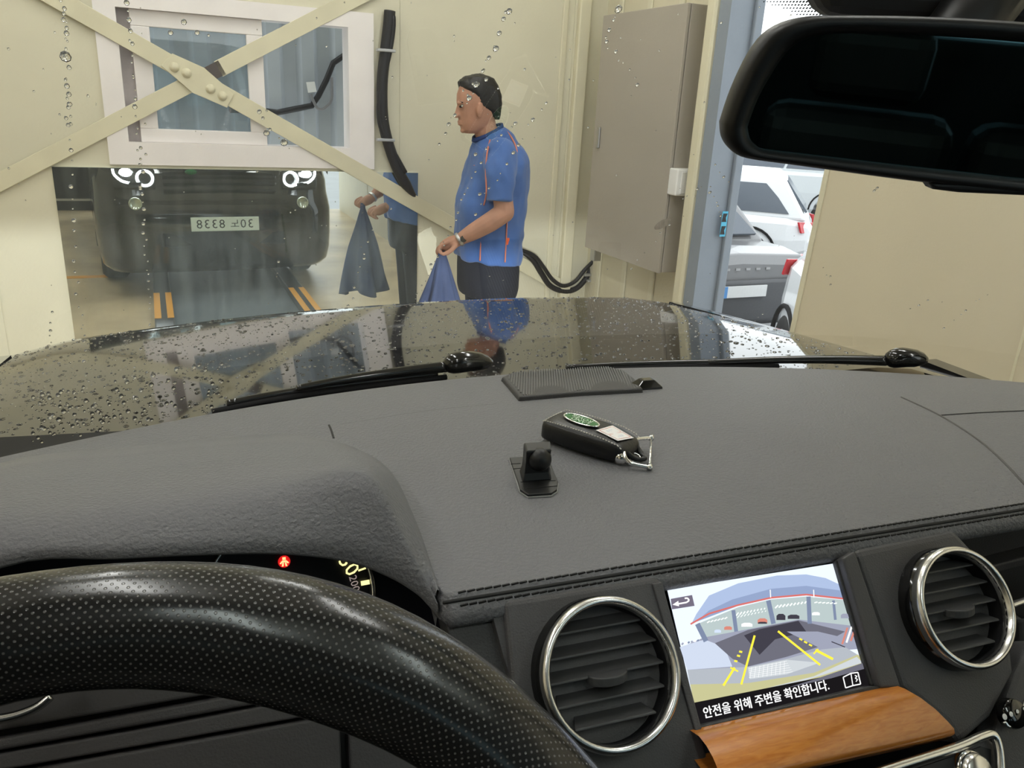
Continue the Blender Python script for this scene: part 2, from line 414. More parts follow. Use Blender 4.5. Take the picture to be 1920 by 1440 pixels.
part('cord', G().tube(spline([wp(a, b, yk - .03) for a, b in ((975, 468), (1002, 480), (1020, 502), (1036, 524), (1056, 536), (1078, 528), (1095, 508), (1112, 490))], 40), .013, 8), m_black, cb, smooth=True)
m_clamp = mat('galvanised_clamp', (.45, .46, .47), .45, metal=.8)
for a, b in ((722, 95), (721, 262), (1098, 514), (1103, 525)):
    c = wp(a, b, yk)
    part('clamp', G().box((c.x, yk - .02, c.z), (.1 if a < 800 else .05, .035, .016)), m_clamp, cb, bevel=.004)

# ---- electrical cabinet on the side wall
fx = 2.37                                           # plane of the cabinet door
c1, c2, c3, c4_ = sp(1132, 29, fx), sp(1096, 463, fx), sp(1289, 5, fx), sp(1235, 513, fx)
KY1, KY0 = (c1.y + c2.y)/2, (c3.y + c4_.y)/2; KZ1, KZ0 = (c1.z + c3.z)/2, (c2.z + c4_.z)/2
m_cab = mat('grey_beige_cabinet_paint', (0.40, 0.365, 0.31), 0.42, var=0.05, vscale=2)
cabn = thing('electrical_cabinet', ((fx + W)/2, (KY0 + KY1)/2, KZ0), 'tall grey-beige metal electrical cabinet mounted on the side wall', 'cabinet', True)
part('body', G().box2((fx + .022, KY0, KZ0 + .004), (W - .0145, KY1, KZ1)), m_cab, cabn, bevel=.003)
dr = part('door', G().box2((fx, KY0, KZ0), (fx + .018, KY1, KZ1)), m_cab, cabn, bevel=.003)
h = sp(1124, 258, fx)
part('handle', G().box2((fx - .012, h.y - .012, h.z - .058), (fx, h.y + .012, h.z + .058)), m_steel, dr, bevel=.004)
sm = sp(1242, 420, fx)
part('scuff_mark', G().poly([V(fx - .0008, sm.y + .07*math.cos(t) , sm.z + .022*math.sin(t) - .03*math.cos(t)) for t in [i*math.pi/8 for i in range(16)]]), mat('scuffed_paint', (.27, .245, .21), .6, var=.3, vscale=40), dr, normals=False)
# cable gland under the cabinet
gg = wp(1128, 488, D - .06)
part('cable_gland', G().box((fx + .09, gg.y - .18, KZ0 - .045), (.05, .05, .09)), m_steel, cabn, bevel=.004)
# white socket box on the near side of the cabinet
r = rb(1277, 342); ky = KY0 - .03; c = r*(ky/r.y)
jb = thing('switch_box', (c.x, ky, c.z - .07), 'small white plastic switch box on the cabinet side', 'switch box', True)
part('housing', G().box2((c.x - .058, ky - .045, c.z - .062), (c.x + .058, KY0 + .0, c.z + .068)), m_white, jb, bevel=.008)
part('cover', G().box2((c.x - .035, ky - .052, c.z - .052), (c.x + .05, ky - .045, c.z + .055)), m_white, jb, bevel=.004)

# ---- floor plate and guide rails in front of the car (seen in the mirror)
m_plate = mat('grey_steel_floor_plate', (0.17, 0.20, 0.23), 0.3, metal=0.2, var=0.15, vscale=3)
m_yel = mat('orange_yellow_paint', (0.72, 0.33, 0.03), 0.5)
def fp(x, y, z=FL):                                    # a pixel seen in the mirror, on the floor
    r = rb(x, y); p = r*(z/r.z); return V(p.x, 2*D - p.y, z)
PX0, PX1 = .04, .98
solo('floor_plate', G().box2((PX0, 0.4, FL), (PX1, D - .5, FL + .012)), m_plate, 'grey steel plate on the floor ahead of the car, seen in the mirror', 'plate', True)
for k, xx in enumerate((PX0 - .05, PX1 + .05)):
    gr = thing('guide_rail', (xx, 2.6, FL), ('black and orange guide rail left of the floor plate in the mirror', 'black and orange guide rail right of the floor plate in the mirror')[k], 'rail', True, 'guide rails beside the floor plate')
    part('bar', G().box2((xx - .065, .6, FL), (xx + .065, D - .75, FL + .07)), mat('dark_rail_paint', (.03, .03, .032), .4), gr, bevel=.012)
    for s in (-1, 1):
        part('stripe', G().box2((xx + s*.042 - .022, 2.2, FL + .07), (xx + s*.042 + .022, 3.0, FL + .073)), m_yel, gr)
solo('floor_marking', G().box2((-.9, 1.1, FL), (-.35, 1.2, FL + .003)), m_yel, 'short orange painted line on the floor beside the car', 'marking', True)

# ---- ceiling lamps
lk = 0
for xx in (-1.9, -.1, 1.55):
    for yy in (3.3, 1.2, -1.2):
        lk += 1
        lp = thing('ceiling_lamp', (xx, yy, CEIL - .09), 'white fluorescent batten lamp on the bay ceiling', 'lamp', True, 'fluorescent lamps on the bay ceiling')
        part('housing', G().box2((xx - .09, yy - .62, CEIL - .05), (xx + .09, yy + .62, CEIL)), m_lampbody, lp)
        part('diffuser', G().box2((xx - .07, yy - .6, CEIL - .09), (xx + .07, yy + .6, CEIL - .05)), m_lamp, lp, bevel=.012)

# ---- yard outside
part('ground', G().box2((W + .15, -18, YARD - .1), (45, 45, YARD)), m_asphalt, bld=True, kind='structure', label='wet asphalt of the car park outside')

# ================================================================== OUR CAR (car coordinates: +y ahead, +x right)
XC = .352                                             # centre line of the car
m_paint = mat('black_car_paint', (0.006, 0.006, 0.007), 0.06, spec=0.5, coat=0.55)
m_trimblk = mat('black_plastic_cowl', (0.012, 0.012, 0.013), 0.7, spec=0.15)
m_gloss = mat('gloss_black', (0.004, 0.004, 0.004), 0.12, coat=0.6)
m_chrome = mat('satin_chrome', (0.78, 0.77, 0.75), 0.22, metal=1.0)
m_chromed = mat('bright_chrome', (0.85, 0.85, 0.85), 0.1, metal=1.0)
m_rubber = mat('tyre_rubber', (0.015, 0.015, 0.015), 0.7)
m_water = mat('water', (1, 1, 1), 0.02, trans=1.0, ior=1.33)
car = thing('car', (XC, -.3, FL), 'black car seen from its driver seat: dashboard, steering wheel, wet windscreen and hood', 'car')

# ---- hood
def hood_z(x, y):
    u = (x - XC)/.80; t = y - 1.0
    z = -.406 - .083*t - .0135*t*t + .033*u - .016*u*u - .012*max(0, abs(u) - .86)/.14
    f = max(0, y - 1.97)/.09
    return z - .035*f*f
rows = []
for j in range(30):
    y = 1.0 + 1.06*j/29
    yy = lambda u: y - .10*abs(u)**2.4*((y - 1.0)/1.06)          # leading edge swept back at the corners
    rows.append([V(XC + u*.80, yy(u), hood_z(XC + u*.80, yy(u) + .10*abs(u)**2.4*((y - 1.0)/1.06))) for u in [-1 + 2*i/28 for i in range(29)]])
gh = G().grid(rows)
hood = part('hood', gh, m_paint, car, smooth=True, label='glossy black hood covered with raindrops')
hood_bvh = BVHTree.FromPolygons(gh.v, gh.f)
# crease of the hood
# raindrops on the hood: too many to count
g = G()
def drop(g, c, n, r, fl, ax=None, k=6):
    n = n.normalized(); u = n.orthogonal().normalized(); w = n.cross(u)
    if ax is not None:
        u = (ax - n*ax.dot(n)).normalized(); w = n.cross(u)
    rx, ry = r
    ring = lambda q, h: [c + u*(rx*q*math.cos(2*math.pi*i/k)) + w*(ry*q*math.sin(2*math.pi*i/k)) + n*h for i in range(k)]
    g.loft([ring(1, -.0002), ring(.86, fl*.55), ring(.45, fl*.95)], True)
rnd = random.Random(3)
for i in range(5200):
    y = 1.02 + .98*rnd.random()**1.15; x = XC + (rnd.random()*2 - 1)*.79
    if i > 2600 and x > .1 and rnd.random() < .45: continue
    loc, nrm, k, d = hood_bvh.ray_cast(V(x, y, 0), V(0, 0, -1))
    if loc is None: continue
    if nrm.z < 0: nrm = -nrm
    r = .0011 + .0030*rnd.random()**3.5
    drop(g, loc, nrm, (r*(1 + .8*rnd.random()), r), r*.55, V(rnd.random() - .5, rnd.random() - .5, 0))
part('raindrops', g, m_water, hood, smooth=True, kind='stuff', normals=True)

# ---- front body shell: plan outline lofted down from the hood edge (seen in the mirror)
def plan(z, front, half, rear=.30, cr=.28, sweep=.10):
    pts = []
    for i in range(41):
        u = -1 + 2*i/40; a = abs(u)
        if a < .62:
            x = half*u/.62*.74; y = front - sweep*(a/.62)**2*.45
        else:
            t = (a - .62)/.38
            th = min(t/.55, 1)*math.pi/2
            x = math.copysign(half*.74 + half*.26*math.sin(th), u); y = front - sweep*.45 - cr*(1 - math.cos(th))
            if t > .55: y -= (t - .55)/.45*(front - sweep*.45 - cr - rear)
        pts.append(V(XC + x, y, z))
    return pts
lv = [(-.585, 1.99, .79), (-.595, 2.03, .84), (-.61, 2.06, .90), (-.70, 2.08, .92), (-.80, 2.09, .925), (-.86, 2.14, .925), (-.93, 2.17, .93), (-1.02, 2.17, .93), (-1.14, 2.16, .93), (-1.26, 2.15, .925), (-1.36, 2.12, .91), (-1.42, 2.05, .87), (-1.44, 1.9, .80)]
g = G().grid([plan(*a) for a in lv])
part('front_body', g, m_paint, car, smooth=True)
g = G().loft([[V(XC + sx*.93, yy, zz) for yy, zz in ((1.1, -.42), (1.1, -1.35), (-2.6, -1.35), (-2.6, -.42))] for sx in (-1, -.96)], True)
g2 = G().loft([[V(XC + sx*.93, yy, zz) for yy, zz in ((1.1, -.42), (1.1, -1.35), (-2.6, -1.35), (-2.6, -.42))] for sx in (.96, 1)], True)
for q in (g, g2): part('door_side', q, m_paint, car)
for sx in (-1, 1):
    rw = []; fen = G()
    for j in range(12):
        y = .95 + 1.0*j/11
        rw.append([V(XC + sx*(.79 + .14*k/5), y - (.10 if j == 11 else 0), hood_z(XC + sx*.8, y) - .004 - .10*(k/5)**2.5 - (.06 if j == 11 else 0)) for k in range(6)])
    fen.grid(rw, flip=sx < 0)
    part('fender', fen, m_paint, car, smooth=True)
# grille, bumper line, lower intake
g = G()
for k in range(4): g.box((XC, 2.075 + .012, -.60 - .055*k), (.86, .03, .022))
part('grille', g, m_gloss, car, bevel=.004)
part('grille_badge', G().ball((XC - .22, 2.10, -.62), (.045, .008, .022), 16, 8), mat('green_badge_enamel', (.02, .14, .05), .25), car, smooth=True)
part('lower_intake', G().box((XC, 2.12, -1.14), (.95, .06, .12)), m_trimblk, car, bevel=.02)
# plate with its number
m_plw = mat('number_plate_white', (0.72, 0.80, 0.70), 0.45)
m_ink = mat('plate_black_ink', (0.02, 0.025, 0.025), 0.5)
pz = -.985 - .03; pyp = 2.195
npl = part('number_plate', G().box((XC, pyp, pz), (.52, .008, .11)), m_plw, car, bevel=.003, label='white-green number plate reading 30노 8338')
for ch, xo in (('3', -.185), ('0', -.128), ('노', -.062), ('8', .035), ('3', .092), ('3', .149), ('8', .206)):
    tg = text_geo(ch, .098 if ch != '노' else .078, (XC - xo + .008, pyp + .0045, pz - .002), V(-1, 0, 0), V(0, 0, 1))
    part('plate_character', tg, m_ink, npl, normals=False)
# fog lamps, headlamps with ring lights
m_glow = mat('headlamp_ring_light', (1, 1, 1), 0.3, emit=(.93, .97, 1), estr=16)
m_bulb = mat('headlamp_bulb', (1, 1, 1), 0.3, emit=(.95, .98, 1), estr=40)
m_lens = mat('fog_lamp_glass', (.55, .6, .5), 0.08, metal=.7)
for s in (-1, 1):
    cx = XC + s*.64
    fl = part('fog_lamp', G().lathe([(.048, -.01), (.048, .012), (.042, .016), (.038, .004), (.001, .0)], (cx, 2.115, -.86), (0, 1, 0), 20), m_lens, car, smooth=True)
    hx = XC + s*.63; hy = 2.06; hz = -.66
    hl = part('headlamp', G().prism([(hx - .15, hy - .03, hz - .10), (hx + .15, hy - .06, hz - .10), (hx + .17, hy - .08, hz + .055), (hx - .15, hy - .03, hz + .055)] if s > 0 else
                                    [(hx - .15, hy - .06, hz - .10), (hx + .15, hy - .03, hz - .10), (hx + .15, hy - .03, hz + .055), (hx - .17, hy - .08, hz + .055)], (0, .05, 0)), m_gloss, car, bevel=.015)
    ix = hx - s*.075; yf = hy + .03
    ring = [V(ix + .056*math.cos(t), yf, hz - .012 + .056*math.sin(t)) for t in [2*math.pi*i/28 for i in range(28)]]
    part('ring_light', G().tube(ring, .0085, 8, loop=True), m_glow, hl, smooth=True)
    arc = spline([(ix + s*.03, yf, hz - .060), (ix + s*.10, yf - .005, hz - .05), (ix + s*.16, yf - .02, hz - .035), (ix + s*.205, yf - .04, hz + .005), (ix + s*.215, yf - .05, hz + .05)], 16)
    part('ring_light', G().tube(arc, .008, 8), m_glow, hl, smooth=True)
    part('bulb', G().ball((hx + s*.055, yf - .005, hz + .03), (.045, .012, .03), 12, 8), m_bulb, hl, smooth=True)
    # low beam with its cut-off shield (lights the wall below headlamp height)
    ld = bpy.data.lights.new('low_beam', 'SPOT'); ld.energy = 90; ld.spot_size = math.radians(75); ld.spot_blend = .7; ld.shadow_soft_size = .0012; ld.color = (.93, .97, 1)
    lo = bpy.data.objects.new('low_beam', ld); COL.objects.link(lo); lo.parent = car
    b = BASE['car']; lo.location = V(hx, 2.125, hz - .06) - b; lo.rotation_euler = (math.radians(90 - 7), 0, 0)
    part('beam_shield', G().box2((hx - .045, 2.157, hz - .0595), (hx + .045, 2.159, hz - .034)), m_gloss, hl)
# wheels
for sx in (-1, 1):
    for yy in (1.15, -1.75):
        wx = XC + sx*.80
        wh = part('wheel', G().lathe([(.20, -.11), (.33, -.11), (.37, -.07), (.37, .07), (.33, .11), (.20, .11)], (wx, yy, FL + .37), (1, 0, 0), 32), m_rubber, car, smooth=True)
        part('rim', G().lathe([(.20, .10), (.17, .06), (.05, .05), (.001, .06)], (wx, yy, FL + .37), (sx, 0, 0), 24), m_steel, wh, smooth=True)

# ---- cabin shell: headliner, pillars, door tops, tail
m_liner = mat('grey_headliner', (.17, .16, .15), .85, bump=.2, bscale=300)
m_cab_in = mat('dark_door_trim', (.03, .03, .03), .6)
SRX, SRY0, SRY1 = .40, -.62, .02                          # glass sunroof above the front seats, out of view, added to light the dash
def roof_part(name, zo, half, m_):
    f = lambda u, y: V(XC + u, y, zo - .05*(u/half)**2 - .07*max(0, y - .1))
    g = G()
    for (u0, u1, y0, y1) in ((-half, half, -2.55, SRY0), (-half, -SRX, SRY0, SRY1), (SRX, half, SRY0, SRY1), (-half, half, SRY1, .19)):
        g.grid([[f(u0 + (u1 - u0)*i/6, y0 + (y1 - y0)*j/4) for i in range(7)] for j in range(5)])
    part(name, g, m_, car, smooth=True)
roof_part('headliner', .40, .66, m_liner); roof_part('roof_skin', .44, .70, m_paint)
part('sunroof', G().box2((XC - SRX, SRY0, .425), (XC + SRX, SRY1, .43)), glass_mat('sunroof_glass', (.8, .85, .84), 1.5), car)
def ws(x, z):                                          # windscreen surface
    u = x - XC
    return V(x, .905 - max(.10, .43 - .9*(z + .325))*u*u - (z + .325)*1.05, z)
for sx in (-1, 1):
    path = [ws(XC + sx*(.80 - .17*t), -.36 + .73*t) for t in (0, .25, .5, .75, 1)]
    part('pillar', G().tube(path, [.05, .045, .045, .045, .05], 8), m_cab_in, car, smooth=True)
    for yy in (-.55, -1.6):
        part('pillar', G().tube([V(XC + sx*.86, yy, -.42), V(XC + sx*.70, yy - .05, .36)], .05, 8), m_cab_in, car, smooth=True)
    part('door_trim', G().box2((XC + sx*.89, -2.5, -1.2), (XC + sx*.80, .75, -.40)), m_cab_in, car, bevel=.03)
g = G(); g.box2((XC - .86, -2.6, -1.3), (XC + .86, -2.5, -.22)); g.box2((XC - .86, -2.6, .22), (XC + .7, -2.5, .40)); g.box2((XC - .86, -2.6, -.3), (XC - .62, -2.5, .4)); g.box2((XC + .62, -2.6, -.3), (XC + .86, -2.5, .4))
part('tailgate', g, m_cab_in, car)
m_tint = glass_mat('privacy_glass', (.42, .52, .54), 1.5)
part('rear_window', G().box2((XC - .62, -2.56, -.22), (XC + .62, -2.555, .22)), m_tint, car)
for sx in (-1, 1):
    part('side_window', G().grid([[V(XC + sx*.855, -.6, -.42), V(XC + sx*.855, -2.5, -.42)], [V(XC + sx*.70, -.65, .36), V(XC + sx*.70, -2.5, .36)]]), m_tint, car)
m_seat = mat('dark_seat_leather', (.02, .02, .02), .5)
for xx in (-.42, .05, .48):
    part('seat_back', G().box2((XC + xx - .20, -1.25, -.9), (XC + xx + .2, -1.1, -.25)), m_seat, car, bevel=.05)
    part('headrest', G().box2((XC + xx - .12, -1.26, -.24), (XC + xx + .12, -1.15, -.08)), m_seat, car, bevel=.04)
part('cabin_floor', G().box2((XC - .86, -2.5, -1.32), (XC + .86, .9, -1.28)), m_cab_in, car)
part('bulkhead', G().box2((XC - .85, .93, -1.3), (XC + .85, .97, -.42)), m_cab_in, car)

# ---- windscreen
m_ws = glass_mat('windscreen_glass', (.965, .985, .97), 1.75)
us = [-.78 + 1.56*i/24 for i in range(25)]
rows = [[ws(XC + u*(1 - .17*(z + .36)/.73), z) for u in us] for z in [-.36 + .73*j/12 for j in range(13)]]
gw = G().grid(rows)
wsc = part('windscreen', gw, m_ws, car, smooth=True, label='wet curved windscreen with raindrops')
ws_bvh = BVHTree.FromPolygons(gw.v, gw.f)
def ws_hit(px, py):
    loc, n, k, d = ws_bvh.ray_cast(V(0, 0, 0), ray(px, py).normalized())
    if loc is None: return None, None
    if n.y < 0: n = -n
    return loc, n
# bead trails and scattered drops on the outside of the glass
g = G(); rnd = random.Random(11)
trails = [((118, 0), (128, 250), 14), ((122, 10), (146, 590), 26), ((240, 0), (262, 300), 18), ((262, 300), (282, 590), 22), ((955, 18), (872, 210), 9), ((915, 115), (800, 310), 10), ((1025, 190), (880, 410), 14),
          ((975, 225), (890, 300), 6), ((900, 300), (840, 440), 9), ((840, 440), (770, 590), 16), ((700, 430), (650, 590), 9), ((545, 395), (500, 590), 5), ((1165, 15), (1130, 80), 5), ((1130, 75), (1200, 150), 7), ((1255, 420), (1170, 520), 6), ((1370, 345), (1330, 300), 4),
          ((1330, 350), (1357, 410), 7), ((1320, 350), (1275, 380), 5), ((1430, 590), (1370, 640), 9), ((1700, 580), (1780, 560), 4), ((1545, 500), (1560, 545), 4), ((1855, 545), (1760, 625), 7), ((1640, 360), (1650, 352), 2), ((480, 200), (530, 275), 4), ((100, 580), (75, 780), 12), ((155, 590), (165, 740), 12), ((285, 600), (240, 720), 12), ((640, 590), (560, 720), 9), ((800, 560), (690, 700), 12)]
def wdrop(px, py, r, el=1.25):
    loc, n = ws_hit(px, py)
    if loc is None: return
    drop(g, loc + n*.0004, n, (r*el, r), r*.6, V(.1*rnd.random(), -.6, .8), 8)
for (x0, y0), (x1, y1), k in trails:
    for i in range(k):
        t = (i + rnd.random()*.5)/k
        wdrop(x0 + (x1 - x0)*t + rnd.gauss(0, 2), y0 + (y1 - y0)*t + rnd.gauss(0, 3),   .0006 + .0010*rnd.random()**2)
for a, b, r in ((123, 107, .0042), (533, 268, .0036), (500, 250, .003), (880, 185, .0028), (893, 160, .003), (955, 22, .0026), (930, 92, .0028), (1160, 18, .0034), (1195, 160, .002), (912, 150, .002), (900, 365, .0022), (320, 62, .002), (370, 62, .002), (345, 42, .0022)):
    wdrop(a, b, r*.72)
for i in range(120):
    wdrop(rnd.random()*1500, rnd.random()*600, .0003 + .0006*rnd.random()**2)
for i in range(240):                                   # heavy beads at the lower left corner
    x = 60 + 360*rnd.random()**1.3; wdrop(x, 845 - .18*x - 95*rnd.random(), .0006 + .0018*rnd.random()**2, 1.9)
part('raindrops', g, m_water, wsc, smooth=True, kind='stuff')
# black dotted sun band above the mirror
g = G(); 
for i in range(26):
    for j in range(22):
        px, py = 1432 + i*6.2 + (j % 2)*3.1, -70 + j*6.0
        if (px - 1415)**2/130**2 + (py - 110)**2/105**2 < 1: continue
        d = max(0, min(1, ((px - 1440)*.6 - (py - 20))/90)); loc, n = ws_hit(px, py)
        if loc is None: continue
        loc = loc - n*.0006; u = n.orthogonal().normalized(); w = n.cross(u); r = .0004 + .0009*d
        g.poly([loc + u*r*math.cos(t) + w*r*math.sin(t) for t in [k*math.pi/3 for k in range(6)]])
part('dotted_band', g, m_gloss, wsc, normals=False, kind='stuff')

# ---- cowl and wipers
def cowl_y(x): return .90 - .43*(x - XC)**2
xs = [XC - .82 + 1.64*i/30 for i in range(31)]
cz_ = lambda x: .035*max(0, (XC - x)/.6)
g = G().grid([[V(x, cowl_y(x) - .03, -.345 + .3*cz_(x)) for x in xs], [V(x, cowl_y(x) + .05, -.378 + cz_(x)) for x in xs], [V(x, cowl_y(x) + .085, -.395 + cz_(x)) for x in xs], [V(x, max(cowl_y(x) + .13, .99), -.41 + .5*cz_(x)) for x in xs], [V(x, max(cowl_y(x) + .15, 1.03), -.46) for x in xs]])
part('cowl', g, m_trimblk, car, smooth=True)
def wq(px, py, off):                                   # a pixel on a surface lifted off the glass
    loc, n = ws_hit(px, py); return loc + n*off
def wiper(knob, arm, blade):
    w = part('wiper', G().tube(spline(arm, 20), [.0075 - .0035*i/19 for i in range(20)], 8), m_gloss, car, smooth=True)
    bb = spline(blade, 28)
    part('blade', G().tube(bb, .0045, 6), m_trimblk, w, smooth=True)
    part('blade_carrier', G().tube([p + V(0, .004, .005) for p in bb[2:-2]], .0045, 8), m_gloss, w, smooth=True)
    a, b = Vector(knob[0]), Vector(knob[1])
    part('pivot_cap', G().tube(spline([a, a*.6 + b*.4 + V(0, 0, .004), b], 9), [.005, .010, .013, .014, .014, .013, .012, .009, .004], 10), m_gloss, w, smooth=True)
wiper((wq(836, 703, .012), wq(926, 696, .012)), [wq(840, 704, .012), wq(740, 716, .012), wq(640, 728, .010), wq(560, 740, .008)],
      [wq(400, 778, .003), wq(520, 754, .003), wq(640, 736, .003), wq(760, 721, .003), wq(838, 712, .003)])
wiper((wq(1662, 690, .012), wq(1742, 688, .012)), [wq(1665, 690, .012), wq(1560, 688, .012), wq(1450, 687, .010), wq(1330, 689, .008)],
      [wq(1040, 703, .003), wq(1150, 697, .003), wq(1260, 693, .003), wq(1370, 691, .003), wq(1460, 691, .003)])

# ================================================================== DASHBOARD
def srgb(r, g, b):
    f = lambda c: (c/255/12.92 if c/255 < .04045 else ((c/255 + .055)/1.055)**2.4)
    return (f(r), f(g), f(b))
m_pad = mat('grained_dash_leather', (.155, .155, .163), .52, spec=.4, bump=.8, bscale=380)
m_pad2 = mat('dark_dash_plastic', (.045, .044, .044), .5, bump=.3, bscale=700)
m_fascia = mat('matt_fascia_plastic', (.075, .072, .074), .55, bump=.25, bscale=900)
m_dk = mat('deep_black_plastic', (.007, .007, .008), .5)
m_thread = mat('black_thread', (.004, .004, .004), .6)
m_groove = mat('groove_shadow_line', (.012, .012, .012), .7)
SY, SZ = .402, -.285
def pad_end(x): return .845 - .43*(x - XC)**2
def sy(x):
    t = min(max((x - .088)/.028, 0), 1); return .575 - (.575 - SY)*t*t*(3 - 2*t)
def dash_z(x, y):
    t = (y - SY)/(pad_end(x) - SY); return SZ + .007*math.sin(math.pi*min(max(t, 0), 1)) - .018*max(t, 0)**2
xs = sorted([-.62 + 1.76*i/44 for i in range(45)] + [.088, .093, .097, .102, .107, .112, .116, .122])
prof = [(.030, -.310), (.000, -.308), (-.008, -.304), (-.010, -.298), (-.0065, -.2915), (-.004, -.2895), (-.0025, -.2885), (-.001, -.2865), (0, -.2855), (.003, -.285)]
rows = [[V(x, sy(x) + a, b) for x in xs] for a, b in prof]
for t in (.08, .16, .25, .35, .45, .55, .65, .75, .85, .93, .98, 1.0):
    rows.append([V(x, sy(x) + (pad_end(x) - sy(x))*t, dash_z(x, SY + (pad_end(x) - SY)*t) if x > .12 else dash_z(x, sy(x) + (pad_end(x) - sy(x))*t)) for x in xs])
rows.append([V(x, pad_end(x) + .006, dash_z(x, pad_end(x)) - .004) for x in xs]); rows.append([V(x, pad_end(x) + .012, -.345) for x in xs])
gd = G().grid(rows)
dash = part('dashboard', gd, m_pad, car, smooth=True, label='grey grained leather dashboard top')
pad_bvh = BVHTree.FromPolygons(gd.v, gd.f)
def pad_hit(px, py, off=0.0):
    loc, n, k, d = pad_bvh.ray_cast(V(0, 0, 0), ray(px, py).normalized())
    if loc is None: loc, n = atz(px, py, SZ), V(0, 0, 1)
    if n.z < 0: n = -n
    return loc + n*off
# double stitching along the front edge
g = G(); x = .125
while x < 1.05:
    for a, b in ((.0005, -.2851), (-.0055, -.2905)):
        g.box((x + random.uniform(-.0003, .0003), SY + a, b), (.0050, .0011, .0011), rot=Matrix.Rotation(.12, 3, 'Z'))
    x += .0058
part('stitching', g, m_thread, dash, kind='stuff')
part('seam_groove', G().tube([V(x, SY - .0028, -.2884) for x in xs if x > .11], .0012, 6), m_groove, dash, smooth=True)
# airbag cover joints and small joint by the binnacle
def pad_line(P, r=.0011, n=24): return G().tube([pad_hit(a.x, a.y, -.0003) for a in spline([(p[0], p[1], 0) for p in P], n)], r, 6)
part('airbag_joint', pad_line([(1762, 779), (1840, 774), (1960, 769)]), m_groove, dash, smooth=True)
m_ridge = mat('raised_leather_ridge', (.075, .072, .07), .5)
part('airbag_ridge', pad_line([(1690, 745), (1762, 779), (1830, 822), (1880, 865), (1945, 935)], .0014), m_ridge, dash, smooth=True)
part('pad_joint', pad_line([(617, 797), (621, 806), (626, 822)]), m_groove, dash, smooth=True)
part('pad_ridge', G().tube([pad_hit(a.x, a.y, -.0016) for a in spline([(640, 795, 0), (800, 770, 0), (930, 757, 0)], 24)], .0018, 6), m_ridge, dash, smooth=True)

# ---- instrument hood (binnacle)
BK = [(-260, 912), (0, 868), (240, 838), (480, 815), (610, 822), (690, 850), (742, 895), (785, 985), (810, 1060), (826, 1118)]
CR = [(-260, 1010), (0, 968), (200, 952), (400, 930), (540, 908), (640, 885), (700, 900), (750, 985), (790, 1065), (815, 1122)]
LP = [(-260, 1092), (0, 1062), (230, 1045), (440, 1036), (560, 1038), (660, 1052), (735, 1080), (785, 1110), (808, 1132), (822, 1147)]
ydl = [.44, .44, .44, .44, .438, .434, .426, .415, .408, .402]
ydc = [.475, .475, .475, .475, .475, .47, .46, .44, .422, .408]
rB = [atz(a, b, -.288) for a, b in BK]; rC = [aty(a, b, y) for (a, b), y in zip(CR, ydc)]; rL = [aty(a, b, y) for (a, b), y in zip(LP, ydl)]
def close_left(r):                                     # the far end of the hood mirrors the near one
    mir_ = [V(-.12 - p.x, p.y, p.z) for p in r[:5:-1]]
    return mir_ + r[1:]
rB, rC, rL = close_left(rB), close_left(rC), close_left(rL)
n_ = 64
rB, rC, rL = spline(rB, n_), spline(rC, n_), spline(rL, n_)
rows = [[p + V(0, .01, -.03) for p in rB], rB]
for t in (.3, .6, .85): rows.append([a.lerp(c, t) + V(0, 0, .006*math.sin(math.pi*t)) for a, c in zip(rB, rC)])
rows.append(rC)
for t in (.25, .5, .75): rows.append([a.lerp(c, t) + V(0, -.002*math.sin(math.pi*t), .003*math.sin(math.pi*t)) for a, c in zip(rC, rL)])
rows += [rL, [p + V(-.001, .004, -.0035) for p in rL]]
part('instrument_hood', G().grid(rows), m_pad, car, smooth=True, label='grey grained hood over the instruments')
rows = [[p + V(-.001, .004, -.0035) for p in rL], [p + V(-.006*(2*i/n_ - 1), .02, .000) for i, p in enumerate(rL)], [p + V(-.02*(2*i/n_ - 1)**3, .06, .004) for i, p in enumerate(rL)], [p + V(-.03*(2*i/n_ - 1)**3, .10, -.02) for i, p in enumerate(rL)]]
part('instrument_hood_lining', G().grid(rows), m_dk, car, smooth=True)
# ---- instruments
gp0 = V(0, .505, -.31); gn = V(0, -.88, .475).normalized()
def gpt(px, py, off=0.0): return on_plane(px, py, gp0 + gn*off, gn)
gu = (gpt(700, 1080) - gpt(600, 1080)).normalized(); gu = V(1, 0, 0); gv = gn.cross(gu)
m_face = mat('instrument_face', (.010, .010, .014), .35)
ins = part('instrument_cluster', G().prism([gpt(a, b, -.004) for a, b in ((-420, 990), (820, 950), (900, 1240), (-420, 1330))], gn*-.004), m_face, car)
dc = gpt(545, 1125)
R_ = (gpt(697, 1085) - dc).length
arc = lambda r, a0, a1, n, off: [dc + (gu*math.cos(t) + gv*math.sin(t))*r + gn*off for t in [a0 + (a1 - a0)*i/(n - 1) for i in range(n)]]
part('dial_ring', G().tube(arc(R_, -.3, 3.4, 60, .001), .0016, 8), m_chrome, ins, smooth=True)
part('dial_ring', G().tube(arc(R_*.975, -.3, 3.4, 60, 0), .0012, 8), m_dk, ins, smooth=True)
m_num = mat('lit_dial_numbers', (.8, .75, .4), .5, emit=srgb(255, 245, 170), estr=1.0)
m_num2 = mat('dim_dial_numbers', (.4, .38, .36), .5, emit=srgb(150, 135, 130), estr=.8)
def dial_text(body, size, px, py, ang, m):
    ux = (gu*math.cos(ang) + gv*math.sin(ang)); uy = gn.cross(ux)
    part('dial_numeral', text_geo(body, size, gpt(px, py, .0008), ux, uy, .0002), m, ins, normals=False)
dial_text('130', .0150, 648, 1052, math.radians(-62), m_num)
dial_text('200', .0078, 664, 1094, math.radians(-80), m_num2)
